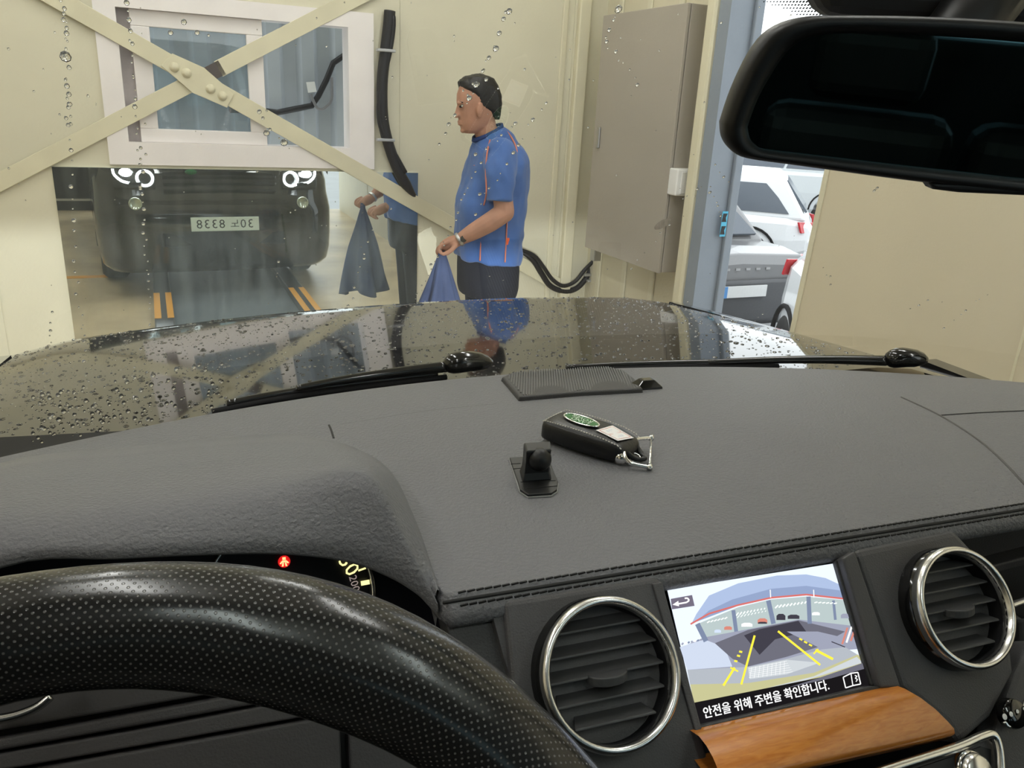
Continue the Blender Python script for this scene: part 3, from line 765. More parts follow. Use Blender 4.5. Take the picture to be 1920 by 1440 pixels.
for a, b, c, d, w in ((672, 1070, 686, 1065, .0006), (677, 1094, 693, 1091, .0016)):
    p, q = gpt(a, b, .001), gpt(c, d, .001); e = (q - p).cross(gn).normalized()*w
    part('dial_tick', G().prism([p - e, q - e, q + e, p + e], gn*-.0004), m_num if w < .001 else m_num, ins)
m_red = mat('red_warning_light', (.6, 0, 0), .5, emit=(1, .05, .03), estr=2.2)
m_redc = mat('orange_warning_core', (.8, .3, .1), .5, emit=(1, .35, .15), estr=2.0)
c = gpt(533, 1053, .002); s_ = .0032
wl0 = part('warning_light', G().lathe([(.0042, 0), (.003, .0004), (.0005, .0005)], c - gn*.0012, gn, 16), mat('red_glow_lens', (.3, 0, 0), .5, emit=(1, .02, .02), estr=.55), ins)
def ip(a, b): return c + gu*(a*s_) + gv*(b*s_)
for poly in ([(-.35, .35), (.35, .35), (.35, .95), (-.35, .95)], [(-1, -.3), (-.45, .25), (.45, .25), (1, -.3), (.75, -.5), (.4, -.15), (-.4, -.15), (-.75, -.5)], [(-.4, -.2), (-.1, -.2), (-.2, -1), (-.6, -1)], [(.4, -.2), (.1, -.2), (.2, -1), (.6, -1)]):
    part('warning_symbol', G().prism([ip(*q) for q in poly], gn*.0003), m_redc, wl0)

# ---- lower panels behind the wheel
lp0 = V(0, .43, -.345); ln = V(0, -.8, .6).normalized()
def lpt(px, py, off=0.0): return on_plane(px, py, lp0 + ln*off, ln)
def lower(name, P, off, m, bev=.002):
    return part(name, G().prism([lpt(a, b, off) for a, b in P], ln*-.02), m, car, bevel=bev)
m_low = mat('lower_dash_plastic', (.065, .061, .062), .45, bump=.2, bscale=600)
lower('lower_backing', [(-300, 1230), (700, 1230), (1020, 1440), (1020, 1560), (-300, 1600)], -.03, m_dk)
lower('cluster_trim', [(-300, 1330), (150, 1270), (560, 1230), (470, 1288), (220, 1332), (-300, 1420)], -.004, m_low)
lower('knee_panel_rail', [(-300, 1440), (0, 1383), (440, 1302), (540, 1296), (560, 1306), (300, 1353), (-300, 1460)], .0, m_low)
lower('knee_panel_rail', [(-300, 1466), (300, 1361), (570, 1309), (635, 1331), (622, 1335), (60, 1434), (-300, 1497)], .003, m_low)
lower('knee_panel', [(-300, 1506), (60, 1441), (622, 1341), (637, 1346), (646, 1560), (-300, 1600)], .002, m_low)
lower('console_side', [(652, 1350), (760, 1380), (900, 1560), (660, 1560)], -.004, m_low)
part('driver_side_panel', G().box2((-.50, .44, -.95), (-.235, .50, -.302)), m_low, car, bevel=.012)
part('column_ring', G().tube(spline([lpt(a, b, .02) for a, b in ((-70, 1352), (-20, 1350), (30, 1341), (70, 1325), (95, 1305))], 20), .0026, 8), m_chrome, car, smooth=True)

# ---- fascia of the centre stack
fp0 = V(0, .387, -.2995); fn = V(0, -.792, .610).normalized(); fu = V(1, 0, 0); fv = fn.cross(fu); 
if fv.z < 0: fv = -fv
def fpt(px, py, off=0.0): return on_plane(px, py, fp0 + fn*off, fn)
def fpoly(name, P, off, th, m, parent=None, bev=.0015, **kw):
    return part(name, G().prism([fpt(a, b, off) for a, b in P], fn*-th), m, parent or car, bevel=bev, **kw)
fas = fpoly('fascia', [(946, 1125), (1232, 1080), (1245, 1092), (1320, 1385), (1345, 1480), (1060, 1530), (1000, 1420), (962, 1290)], .0, .03, m_fascia, bev=.004)
fpoly('fascia', [(1600, 1030), (1790, 990), (1850, 1055), (1895, 1175), (1905, 1262), (1862, 1345), (1800, 1400), (1775, 1360), (1692, 1292)], .0, .03, m_fascia, bev=.006)
fpoly('fascia_side', [(832, 1155), (915, 1138), (944, 1230), (1010, 1440), (960, 1480), (900, 1400)], -.012, .02, m_pad2)
fpoly('fascia_side', [(920, 1140), (943, 1135), (962, 1290), (1030, 1500), (1010, 1440), (944, 1230)], -.006, .02, m_fascia, bev=.003)
fpoly('screen_surround', [(1232, 1080), (1600, 1025), (1705, 1300), (1320, 1395)], -.016, .02, m_dk, bev=0)
fpoly('screen_frame', [(1224, 1094), (1242, 1091), (1318, 1372), (1308, 1384)], .002, .02, m_fascia, bev=.001)
fpoly('screen_frame', [(1580, 1046), (1604, 1032), (1691, 1290), (1652, 1290)], .0025, .02, m_fascia, bev=.002)
fpoly('screen_frame', [(1566, 1050), (1582, 1046), (1653, 1290), (1634, 1285)], -.004, .014, m_pad2, bev=.001)
fpoly('screen_frame', [(1309, 1362), (1634, 1286), (1690, 1291), (1314, 1380)], .0, .02, m_pad2, bev=.001)
# screen with its camera picture (all flat layers on the display)
def em(name, c, k=1.0):
    m = bpy.data.materials.new(name); m.use_nodes = True; N = m.node_tree.nodes; N.remove(N['Principled BSDF'])
    e = N.new('ShaderNodeEmission'); e.inputs['Color'].default_value = (*srgb(*c), 1); e.inputs['Strength'].default_value = k
    m.node_tree.links.new(e.outputs['Emission'], N['Material Output'].inputs['Surface']); return m
def z8(a, b): return (1220 + a*.36458, 980 + b*.36458)
SO = -.008
scr = fpoly('screen', [(1250, 1105), (1569, 1055), (1635, 1286), (1304, 1361)], SO, .004, mat('display_glass', (.006, .006, .008), .15), bev=0, label='lit display showing a reversing camera picture with yellow guide lines')
palette = dict(sky=(226, 236, 250), haze=(200, 214, 238), roof=(140, 156, 190), roof2=(165, 182, 214), red=(206, 110, 104), wall=(176, 190, 190), lamp=(240, 248, 244), gnd=(104, 104, 116), gnd2=(150, 154, 172), gnd3=(196, 206, 224), dark=(62, 60, 70), ramp=(170, 176, 184), ramp2=(196, 202, 206), moss=(188, 186, 140), post=(120, 132, 158), yellow=(246, 230, 70), white=(250, 250, 250), icon=(110, 104, 120), orange=(205, 130, 115), strip=(24, 22, 24))
PM = {k: em('display_' + k, v) for k, v in palette.items()}
names = list(palette); scr_g = G(); layer = [0]
def lay(P, key, dz=None):
    layer[0] += 1
    scr_g.poly([fpt(*z8(a, b), off=SO + .0002 + layer[0]*.00001) for a, b in P], names.index(key))
def lline(P, w, key):
    for (a, b), (c, d) in zip(P[:-1], P[1:]):
        l = math.hypot(c - a, d - b) or 1; nx, ny = -(d - b)/l*w/2, (c - a)/l*w/2
        lay([(a + nx, b + ny), (c + nx, d + ny), (c - nx, d - ny), (a - nx, b - ny)], key)
lay([(85, 345), (955, 208), (1112, 745), (222, 925)], 'sky')
lay([(235, 470), (300, 375), (450, 312), (650, 272), (800, 266), (900, 285), (980, 322), (1005, 395), (800, 372), (620, 388), (450, 428), (210, 520)], 'roof2')
lay([(300, 452), (420, 395), (620, 340), (800, 325), (985, 350), (1005, 395), (800, 372), (620, 388), (450, 428), (230, 512)], 'roof')
lay([(230, 525), (450, 435), (620, 395), (800, 380), (1000, 398), (1040, 545), (760, 505), (500, 555), (275, 600)], 'wall')
lay([(160, 640), (275, 590), (500, 548), (760, 498), (1035, 530), (1065, 650), (880, 665), (500, 745), (190, 757)], 'gnd2')
lay([(150, 640), (275, 600), (380, 640), (420, 740), (188, 757)], 'gnd3')
lay([(330, 620), (500, 552), (760, 502), (1000, 560), (860, 640), (700, 690), (500, 740), (420, 700)], 'gnd')
lay([(480, 580), (560, 548), (760, 505), (800, 560), (640, 600), (560, 680)], 'dark')
lay([(700, 560), (860, 560), (1030, 600), (1060, 640), (880, 650)], 'gnd2')
lay([(188, 757), (500, 742), (700, 700), (880, 652), (1000, 640), (1066, 680), (840, 775), (500, 825), (203, 835)], 'ramp')
lay([(500, 745), (700, 705), (870, 720), (700, 780), (510, 805)], 'ramp2')
lay([(203, 832), (500, 825), (840, 772), (1066, 678), (1085, 700), (1112, 748), (222, 926)], 'moss')
lay([(600, 850), (840, 790), (1060, 690), (1090, 720), (800, 810)], 'ramp2')
lline([(205, 522), (300, 468), (450, 424), (620, 386), (800, 370), (1002, 392)], 9, 'red')
for x0, y0, x1, y1, w in ((605, 400, 632, 520, 24), (812, 380, 818, 520, 22), (425, 450, 440, 560, 20), (240, 520, 285, 610, 26), (940, 400, 950, 500, 14)): lline([(x0, y0), (x1, y1)], w, 'post')
for k in range(9): lline([(440 + k*18, 478 - k*4), (452 + k*17, 462 - k*3)], 6, 'lamp'); lline([(445 + k*18, 490 - k*4), (457 + k*17, 476 - k*3)], 4, 'lamp')
for k in range(9): lline([(640 + k*19, 440 - k*3), (656 + k*18, 424 - k*2.4)], 7, 'lamp')
for k in range(6): lline([(290 + k*18, 515 - k*4), (304 + k*18, 506 - k*4)], 6, 'lamp'); lline([(842 + k*20, 412 + k), (858 + k*20, 408 + k)], 6, 'lamp')
for (x, y, w, h, key) in ((345, 558, 34, 16, 'haze'), (398, 542, 40, 18, 'orange'), (495, 525, 56, 20, 'white'), (575, 505, 50, 26, 'orange'), (575, 515, 46, 10, 'dark'), (670, 485, 46, 32, 'dark'), (735, 484, 60, 22, 'dark'), (850, 468, 40, 16, 'white'), (1000, 480, 44, 24, 'gnd2')):
    lay([(x - w/2, y - h*.2), (x - w*.25, y - h/2), (x + w*.25, y - h/2), (x + w/2, y - h*.2), (x + w/2, y + h/2), (x - w/2, y + h/2)], key)
for x in (615, 838): lline([(x, 345), (x + 2, 385)], 5, 'white')
for k in range(7): lline([(160 + k*16, 628 - k*4), (168 + k*16, 618 - k*3)], 9, ('gnd2', 'white', 'post')[k % 3])
for k in range(3): lline([(985 + k*22, 625 - k*8), (1012 + k*22, 540 - k*5)], 10, ('orange', 'white', 'orange')[k])
lline([(930, 612), (1000, 640)], 5, 'dark')
for k in range(9): lline([(510 + k*22, 802 - k*3), (520 + k*21, 744 - k*4)], 1.6, 'white'); 
for k in range(6): lline([(505, 752 + k*9), (700 + k*6, 712 + k*11)], 1.4, 'white')
lline([(535, 580), (466, 832)], 11, 'yellow'); lline([(655, 558), (872, 732)], 11, 'yellow')
lline([(432, 745), (374, 838)], 12, 'yellow'); lline([(848, 655), (938, 702)], 13, 'yellow'); lline([(410, 745), (450, 765)], 8, 'yellow'); lline([(862, 650), (838, 675)], 8, 'yellow')
for a, b in ((463, 664), (452, 685), (438, 712)): lline([(a - 8, b - 2), (a + 8, b + 2)], 10, 'yellow')
for a, b in ((772, 600), (797, 615), (822, 630)): lline([(a - 8, b - 4), (a + 8, b + 4)], 9, 'yellow')
lay([(103, 392), (213, 372), (226, 428), (110, 446)], 'icon')
lline([(140, 418), (185, 410), (198, 400), (190, 388), (175, 389)], 8, 'white'); lay([(112, 422), (142, 402), (146, 430)], 'white')
lay([(222, 926), (700, 832), (1112, 745), (1134, 838), (246, 1042)], 'strip')
# picture continues faintly into the strip's right end
lay([(860, 800), (1095, 720), (1112, 748), (930, 800), (700, 850)], 'gnd')
lline([(990, 795), (1030, 775), (1066, 770), (1080, 830), (1040, 838), (1003, 850), (990, 795)], 6, 'white'); lline([(1030, 775), (1040, 838)], 5, 'white')
lline([(1050, 785), (1062, 790), (1052, 800), (1064, 806), (1056, 818)], 5, 'white')
part('display_picture', scr_g, [PM[k] for k in names], scr, normals=False)
p, q = fpt(*z8(270, 985), off=SO + .0016), fpt(*z8(915, 838), off=SO + .0016); ux = (q - p).normalized(); uy = fn.cross(ux)
tg = text_geo('안전을 위해 주변을 확인합니다.', .01, p, ux, uy, .0, align='LEFT')
wd = max((v - p).dot(ux) for v in tg.v); k = (q - p).length/wd
for v in tg.v: v[:] = p + (v - p)*k
tb = G()
for dx_, dy_ in ((0, 0), (.0002, 0), (0, .00018), (-.0002, 0)): tb.add([v + ux*dx_ + uy*dy_ + fn*(abs(dx_) + abs(dy_))*.1 for v in tg.v], tg.f)
part('display_text', tb, PM['white'], scr, normals=False)

# ---- round air vents
m_slat = mat('vent_slat_plastic', (.055, .055, .056), .45)
m_ring = mat('vent_ring_chrome', (.72, .71, .69), .25, metal=1.0)
def vent(px, py, R, collar=.02):
    c = fpt(px, py, .004)
    v = part('air_vent', G().lathe([(R + .002, -collar), (R + .0015, .006), (R - .001, .010)], c, fn, 48), m_gloss, car, smooth=True)
    part('chrome_ring', G().lathe([(R + .0005, .008), (R + .0010, .0125), (R, .0155), (R - .002, .0165), (R - .0038, .0155), (R - .0046, .008)], c, fn, 64), m_ring, v, smooth=True)
    part('duct', G().lathe([(R - .0042, .012), (R - .0048, -.035), (.001, -.035)], c, fn, 40), m_dk, v, smooth=True)
    ri = R - .005
    for k in range(5):
        h = (2 - k)*.0138 - .001
        hw = math.sqrt(max(ri*ri - h*h, 1e-6))*.985
        a0 = c + fv*h + fn*.006; d1 = (fn*.86 + fv*-.5).normalized()
        g = G()
        hb = max(hw - .006, .008)
        q = [a0 + fu*-hw, a0 + fu*hw, a0 + fu*hb - d1*.017, a0 - fu*hb - d1*.017]
        g.prism(q, fn.cross(fu)*.0014)
        part('slat', g, m_slat, v, bevel=.0004)
    for k in range(4):
        part('vane', G().box(c + fu*((k - 1.5)*.017) + fn*-.018, (.0015, .010, .055), rot=Matrix.Rotation(-.9, 3, 'X')), m_dk, v)
    hp = []
    for i in range(13):
        t = math.pi*i/12
        hp.append(c + fu*(.0135*math.cos(t)) + (fn*.92 - fv*.38).normalized()*(.010*math.sin(t)) + fn*.005 + fv*.0015)
    part('tab', G().prism(hp, (fv*-.92 + fn*-.38).normalized()*.006), m_slat, v, bevel=.001)
vent(1132, 1262, .0448); vent(1785, 1140, .0425, .03)

# ---- wood trim below the screen
m_wood = bpy.data.materials.new('cherry_wood_veneer'); m_wood.use_nodes = True
nt = m_wood.node_tree; N = nt.nodes; L = nt.links; b = N['Principled BSDF']; b.inputs['Roughness'].default_value = .25; b.inputs['Coat Weight'].default_value = .6
tc = N.new('ShaderNodeTexCoord'); mp = N.new('ShaderNodeMapping'); mp.inputs['Scale'].default_value = (18, 120, 120); mp.inputs['Rotation'].default_value = (0, 0, .1)
tx = N.new('ShaderNodeTexNoise'); tx.inputs['Scale'].default_value = 3; tx.inputs['Detail'].default_value = 8; tx.inputs['Distortion'].default_value = 1.2
rp = N.new('ShaderNodeValToRGB'); e = rp.color_ramp.elements; e[0].position = .3; e[0].color = (.42, .135, .020, 1); e[1].position = .8; e[1].color = (.58, .225, .042, 1)
L.new(tc.outputs['Object'], mp.inputs['Vector']); L.new(mp.outputs['Vector'], tx.inputs['Vector']); L.new(tx.outputs['Fac'], rp.inputs['Fac']); L.new(rp.outputs['Color'], b.inputs['Base Color'])
bk = spline([aty(a, b, y) for a, b, y in ((1311, 1381, .325), (1500, 1337, .325), (1698, 1292, .325))], 16)
fr = spline([aty(a, b, y) for a, b, y in ((1352, 1458, .298), (1548, 1418, .298), (1789, 1366, .302))], 16)
rows = [[p + V(0, .01, -.004) for p in bk], bk] + [[a.lerp(c, t) + V(0, 0, .003*math.sin(math.pi*t)) for a, c in zip(bk, fr)] for t in (.3, .6, .85)]
rows += [fr, [p + V(0, -.0015, -.003) for p in fr], [p + V(0, .002, -.011) for p in fr], [p + V(0, .03, -.012) for p in fr]]
part('wood_trim', G().grid(rows), m_wood, car, smooth=True, label='glossy orange-brown wood trim below the display')
# ---- radio frame, knob, thumb wheel, passenger side pieces
rad = part('radio_panel', G().prism([fpt(a, b, .012) for a, b in ((1500, 1500), (1660, 1450), (1850, 1382), (1872, 1400), (1876, 1520))], fn*-.01), m_fascia, car, bevel=.002)
part('radio_frame', G().tube(spline([fpt(a, b, .017) for a, b in ((1560, 1478), (1650, 1447), (1789, 1403), (1838, 1382), (1862, 1378), (1872, 1400), (1876, 1440), (1878, 1500))], 40), .0032, 8), m_chrome, rad, smooth=True)
part('radio_window', G().prism([fpt(a, b, .0135) for a, b in ((1660, 1462), (1840, 1400), (1858, 1405), (1862, 1520), (1650, 1520))], fn*-.002), m_dk, rad)
kc = fpt(1822, 1446, .016)
kn = part('radio_knob', G().lathe([(.0115, -.004), (.0115, .006), (.009, .008), (.001, .0085)], kc, fn, 28), m_chrome, rad, smooth=True)
part('knob_ring', G().lathe([(.0135, -.003), (.0135, .002), (.012, .003)], kc, fn, 28), m_chromed, rad, smooth=True)
fpoly('console_side', [(1868, 1372), (1905, 1262), (1935, 1200), (1990, 1210), (1990, 1520), (1884, 1520)], -.003, .02, m_fascia, bev=.004)
tw = fpt(1898, 1338, .004)
th = part('thumb_wheel', G().lathe([(.001, .0035), (.0095, .0035), (.0105, .001), (.0105, -.004)], tw, fn, 24), m_gloss, car, smooth=True)
for k in range(4):
    part('wheel_mark', G().lathe([(.0022 - k*.0004, 0), (.0001, .0003)], fpt(1884 + 12*k, 1344 - 5*k, .0082), fn, 10), m_white, th)
part('chrome_corner', G().tube(spline([fpt(a, b, .004) for a, b in ((1882, 1352), (1890, 1362), (1902, 1352), (1914, 1335), (1924, 1316))], 14), .0022, 8), m_chrome, car, smooth=True)
# passenger side recess under the pad
def pface(name, P, y0, th, m, bev=.002): return part(name, G().prism([aty(a, b, y0) for a, b in P], V(0, th, 0)), m, car, bevel=bev)
pface('glovebox_recess', [(1780, 985), (2100, 920), (2100, 1600), (1870, 1500), (1880, 1150)], .47, .02, m_pad2)
pface('glovebox_ledge', [(1850, 1064), (2000, 1025), (2000, 1040), (1856, 1078)], .455, .02, m_low)
pface('door_lid', [(1905, 1160), (2100, 1110), (2100, 1500), (1925, 1400)], .41, .02, m_fascia, .006)
pface('lid_handle', [(1888, 1140), (2000, 1100), (2000, 1160), (1918, 1162)], .365, .006, m_chrome, .002)

# ---- speaker pod and light sensor on the pad
m_grille = mat('speaker_mesh', (.13, .13, .13), .5)
pod_px = [(942, 714), (962, 705), (1060, 700), (1142, 696), (1168, 701), (1188, 716), (1204, 736), (1090, 742), (974, 752)]
top = [pad_hit(a, b, 0) + V(0, 0, .005) for a, b in pod_px]
low = [p + (p - sum(top, V(0, 0, 0))/len(top)).normalized()*.006 + V(0, 0, -.02) for p in top]
pod = part('speaker_pod', G().loft([low, top], True), m_pad2, car, bevel=.002, label='ribbed speaker grille on the dashboard')
g = G(); ctr = sum(top, V(0, 0, 0))/len(top)
from mathutils.geometry import intersect_point_line
def inside(p, P):
    r = False; j = len(P) - 1
    for i in range(len(P)):
        if (P[i].y > p.y) != (P[j].y > p.y) and p.x < (P[j].x - P[i].x)*(p.y - P[i].y)/(P[j].y - P[i].y) + P[i].x: r = not r
        j = i
    return r
ins_p = [ctr + (p - ctr)*.95 for p in top]
x0, x1 = min(p.x for p in top), max(p.x for p in top); y0, y1 = min(p.y for p in top), max(p.y for p in top)
x = x0 - .05
while x < x1 + .05:
    run = []
    for k in range(60):
        p = V(x + .045*k/59 , y0 + (y1 - y0)*k/59, ctr.z)
        if inside(p, ins_p): run.append(p)
    if len(run) > 3:
        zz = lambda p: sum(t.z/((t - p).length + .01)**2 for t in top)/sum(1/((t - p).length + .01)**2 for t in top)
        g.tube([V(run[0].x, run[0].y, zz(run[0]) + .0006), V(run[len(run)//2].x, run[len(run)//2].y, zz(run[len(run)//2]) + .0006), V(run[-1].x, run[-1].y, zz(run[-1]) + .0006)], .0009, 5)
    x += .0031
part('grille_ribs', g, m_grille, pod, kind='stuff')
c = pad_hit(1211, 727)
sn = part('light_sensor', G().loft([[c + V(sx*a, sy*b, h) for sx, sy in ((-1, -1), (1, -1), (1, 1), (-1, 1))] for a, b, h in ((.017, .010, -.002), (.016, .009, .003), (.008, .005, .010), (.006, .004, .0105))], True), m_gloss, car, bevel=.0012)

# ---- steering wheel
WC = V(-.059, .132, -.311); WT = .615; WR = .185
wu = V(1, 0, 0); wv = V(0, math.sin(WT), math.cos(WT)); wn_ = wu.cross(wv)
m_rim = bpy.data.materials.new('perforated_black_leather'); m_rim.use_nodes = True
nt = m_rim.node_tree; N = nt.nodes; L = nt.links; b = N['Principled BSDF']; b.inputs['Roughness'].default_value = .2; b.inputs['Specular IOR Level'].default_value = .5
uvn = N.new('ShaderNodeUVMap'); uvn.uv_map = 'UVMap'; mp = N.new('ShaderNodeMapping'); mp.inputs['Rotation'].default_value = (0, 0, math.radians(45)); mp.inputs['Scale'].default_value = (480, 480, 1)
vo = N.new('ShaderNodeTexVoronoi'); vo.voronoi_dimensions = '2D'; vo.inputs['Randomness'].default_value = 0.0; vo.inputs['Scale'].default_value = 1.0
L.new(uvn.outputs['UV'], mp.inputs['Vector']); L.new(mp.outputs['Vector'], vo.inputs['Vector'])
mr = N.new('ShaderNodeMapRange'); mr.inputs['From Min'].default_value = .12; mr.inputs['From Max'].default_value = .23; mr.inputs['To Min'].default_value = 1; mr.inputs['To Max'].default_value = 0; L.new(vo.outputs['Distance'], mr.inputs['Value'])
mc = N.new('ShaderNodeMix'); mc.data_type = 'RGBA'; mc.inputs['A'].default_value = (.014, .0135, .0130, 1); mc.inputs['B'].default_value = (.11, .105, .10, 1); L.new(mr.outputs['Result'], mc.inputs['Factor']); L.new(mc.outputs['Result'], b.inputs['Base Color'])
bp = N.new('ShaderNodeBump'); bp.inputs['Strength'].default_value = .25; bp.inputs['Distance'].default_value = .0005; bp.invert = True; L.new(mr.outputs['Result'], bp.inputs['Height'])
tx = N.new('ShaderNodeTexNoise'); tx.inputs['Scale'].default_value = 26; tx.inputs['Detail'].default_value = 1.0
tc = N.new('ShaderNodeTexCoord'); L.new(tc.outputs['Object'], tx.inputs['Vector'])
bp2 = N.new('ShaderNodeBump'); bp2.inputs['Strength'].default_value = .35; bp2.inputs['Distance'].default_value = .006; L.new(tx.outputs['Fac'], bp2.inputs['Height']); L.new(bp2.outputs['Normal'], bp.inputs['Normal'])
L.new(bp.outputs['Normal'], b.inputs['Normal'])
NA, NB = 128, 28
verts = []; faces = []
def rim_r(t):
    a = math.degrees(t) % 360
    bumpf = lambda c, w: math.exp(-((a - c)/w)**2)
    return .0195*(1 + .12*bumpf(62, 16) + .12*bumpf(118, 16) - .05*bumpf(90, 12))
for i in range(NA):
    t = 2*math.pi*i/NA; rd = wu*math.cos(t) + wv*math.sin(t); r = rim_r(t)
    for j in range(NB):
        p = 2*math.pi*j/NB; verts.append(WC + rd*(WR + r*math.cos(p)*1.0) + wn_*(r*math.sin(p)*1.05))
for i in range(NA):
    for j in range(NB): faces.append((i*NB + j, ((i + 1) % NA)*NB + j, ((i + 1) % NA)*NB + (j + 1) % NB, i*NB + (j + 1) % NB))
g = G(); g.add(verts, faces)
sw = part('steering_wheel', g, m_rim, car, smooth=True, label='black perforated leather steering wheel rim')
uvl = sw.data.uv_layers.new(name='UVMap')
for pi_, poly in enumerate(sw.data.polygons):
    vs_ = [sw.data.loops[l].vertex_index for l in poly.loop_indices]
    ii = [v // NB for v in vs_]; jj = [v % NB for v in vs_]
    for l, i, j in zip(poly.loop_indices, ii, jj):
        if max(ii) - min(ii) > 1 and i == 0: i = NA
        if max(jj) - min(jj) > 1 and j == 0: j = NB
        uvl.data[l].uv = (2*math.pi*i/NA*WR, 2*math.pi*j/NB*.0195)
m_hub = mat('wheel_hub_plastic', (.02, .02, .021), .5, bump=.2, bscale=500)
hub = part('hub', G().lathe([(.085, -.03), (.085, .0), (.075, .022), (.05, .03), (.001, .033)], WC - wn_*.02, wn_ if wn_.y < 0 else -wn_, 36), m_hub, sw, smooth=True)
for a in (0, math.pi, -math.pi/2):
    d = wu*math.cos(a) + wv*math.sin(a)
    part('spoke', G().tube([WC + d*.06, WC + d*.12, WC + d*.18], [.03, .022, .018], 10), m_hub, sw, smooth=True)

# ---- rear-view mirror
ml = ray(1357, 230)*.405; mu = V(.943, -.332, 0).normalized()
mn = V(-.332, -.943, -.10).normalized(); mn = (mn - mu*mn.dot(mu)).normalized(); mv = mn.cross(mu)
if mv.z < 0: mv = -mv
def mpt(px, py, off=0.0): return on_plane(px, py, ml + mn*off, mn)
out_px = [(1357, 232), (1360, 260), (1375, 283), (1402, 297), (1500, 311), (1700, 338), (1830, 352), (1925, 362), (2040, 366), (2110, 330), (2130, 230), (2100, 110), (2040, 55), (1925, 42), (1760, 32), (1600, 29), (1510, 33), (1450, 56), (1412, 100), (1378, 170)]
in_px = [(1398, 236), (1402, 256), (1414, 270), (1436, 280), (1520, 290), (1700, 311), (1830, 325), (1925, 335), (2020, 337), (2080, 308), (2095, 225), (2070, 130), (2030, 92), (1925, 80), (1760, 68), (1600, 62), (1530, 66), (1485, 84), (1455, 118), (1418, 182)]
o_ = spline([mpt(a, b) for a, b in out_px + out_px[:1]], 81)[:-1]; i_ = spline([mpt(a, b, -.004) for a, b in in_px + in_px[:1]], 81)[:-1]
mc_ = sum(o_, V(0, 0, 0))/len(o_)
m_mh = mat('mirror_housing_plastic', (.012, .0115, .0125), .42)
rings = [i_, [p + mn*.004 for p in i_], [a.lerp(b, .45) + mn*.007 for a, b in zip(i_, o_)], [a.lerp(b, .85) + mn*.004 for a, b in zip(i_, o_)], o_, [p - mn*.010 for p in o_], [mc_ + (p - mc_)*.94 - mn*.026 for p in o_], [mc_ + (p - mc_)*.6 - mn*.036 for p in o_]]
g = G().loft(rings, False); k = len(rings)*80; g.add(rings[-1], [tuple(range(80))])
mir = part('rear_view_mirror', g, m_mh, car, smooth=True, label='dark rear-view mirror hanging at the top right')
m_mg = bpy.data.materials.new('dimmed_mirror_glass'); m_mg.use_nodes = True; N = m_mg.node_tree.nodes; b = N['Principled BSDF']
b.inputs['Base Color'].default_value = (.13, .20, .21, 1); b.inputs['Metallic'].default_value = 1.0; b.inputs['Roughness'].default_value = .02
part('mirror_glass', G().poly([p + mn*.0012 for p in i_]), m_mg, mir, normals=False)
part('sensor_button', G().prism([mpt(a, b, .003) for a, b in ((1742, 342), (1752, 356), (1800, 362), (1935, 368), (1935, 350), (1800, 344))], mn*-.012), m_mh, mir, bevel=.002)
st0 = mc_ - mn*.03
part('mirror_stem', G().tube([st0, st0 + mu*.03 + mv*.03, st0 + mu*.06 + mv*.07 - mn*.02], [.02, .018, .02], 12), m_mh, mir, smooth=True)
m_mh2 = mat('sensor_cover_plastic', (.045, .042, .043), .5)
a_, b_ = mpt(1560, -60, -.05), mpt(1880, -50, -.05)
part('sensor_cover', G().prism([mpt(a, b, -.04) for a, b in ((1548, 30), (1530, -20), (1520, -160), (1960, -160), (1960, 60), (1900, 48), (1700, 40))], mn*-.03), m_mh2, mir, bevel=.01)

# ================================================================== THINGS ON THE DASHBOARD
# ---- key in its leather case
KZ = -.262
kA, kB = atz(1034, 778, KZ), atz(1192, 826, KZ)
ka = (kB - kA).normalized(); kL = (kB - kA).length; kw = V(0, 0, 1).cross(ka).normalized()
zb = pad_hit(1110, 840).z + .001
key = thing('key_fob', ((kA.x + kB.x)/2, (kA.y + kB.y)/2, zb), 'black leather car key case with green oval badge on the dashboard', 'key')
m_case = mat('smooth_black_leather', (.012, .012, .013), .33, bump=.15, bscale=300)
KT = KZ - zb
def kring(t, w, h0, h1, inset=.0):
    c = kA + ka*(kL*t); r = .006; P = []
    for a, b in ((-1, 0), (-1, .35), (-.97, .75), (-.88, .95), (-.7, 1), (0, 1.03), (.7, 1), (.88, .95), (.97, .75), (1, .35), (1, 0), (.8, -.03), (0, -.03), (-.8, -.03)):
        P.append(V(c.x, c.y, zb + .0015) + kw*(w*a) + V(0, 0, h0 + (h1 - h0)*max(b, 0)))
    return P
prof = [(-.02, .010, .002, KT*.55), (.0, .0165, .0, KT*.85), (.06, .0195, 0, KT*.97), (.2, .0215, 0, KT), (.5, .0225, 0, KT*1.02), (.75, .0215, 0, KT*.95), (.9, .019, 0, KT*.82), (.97, .015, .001, KT*.62), (1.0, .009, .003, KT*.45)]
part('leather_case', G().loft([kring(*p) for p in prof], True), m_case, key, smooth=True, sub=1)
def ktop(t, s, off=.0006):                             # point on the upper face: t along, s across (m)
    for (a, wa, _, ha), (b, wb, _, hb) in zip(prof[:-1], prof[1:]):
        if a <= t <= b:
            u = (t - a)/(b - a); h = ha + (hb - ha)*u; w = wa + (wb - wa)*u; break
    c = kA + ka*(kL*t); return V(c.x, c.y, zb + .0015 + h*(1.0 - .02*(s/w)**2) + off) + kw*s
m_wst = mat('white_thread', (.75, .72, .65), .6)
g = G()
for sd in (-1, 1):
    for i in range(30):
        t = .02 + .94*i/30; wv_ = lambda t: ktop(t, sd*.0185*(1 - .9*abs(t - .45)**3), .0006)
        g.tube([wv_(t), wv_(t + .018)], .00042, 4)
for i in range(8):
    s0 = -.0165 + .033*i/8; g.tube([ktop(.02, s0, .0), ktop(.02, s0 + .0028, .0)], .00042, 4)
part('white_stitching', g, m_wst, key, kind='stuff')
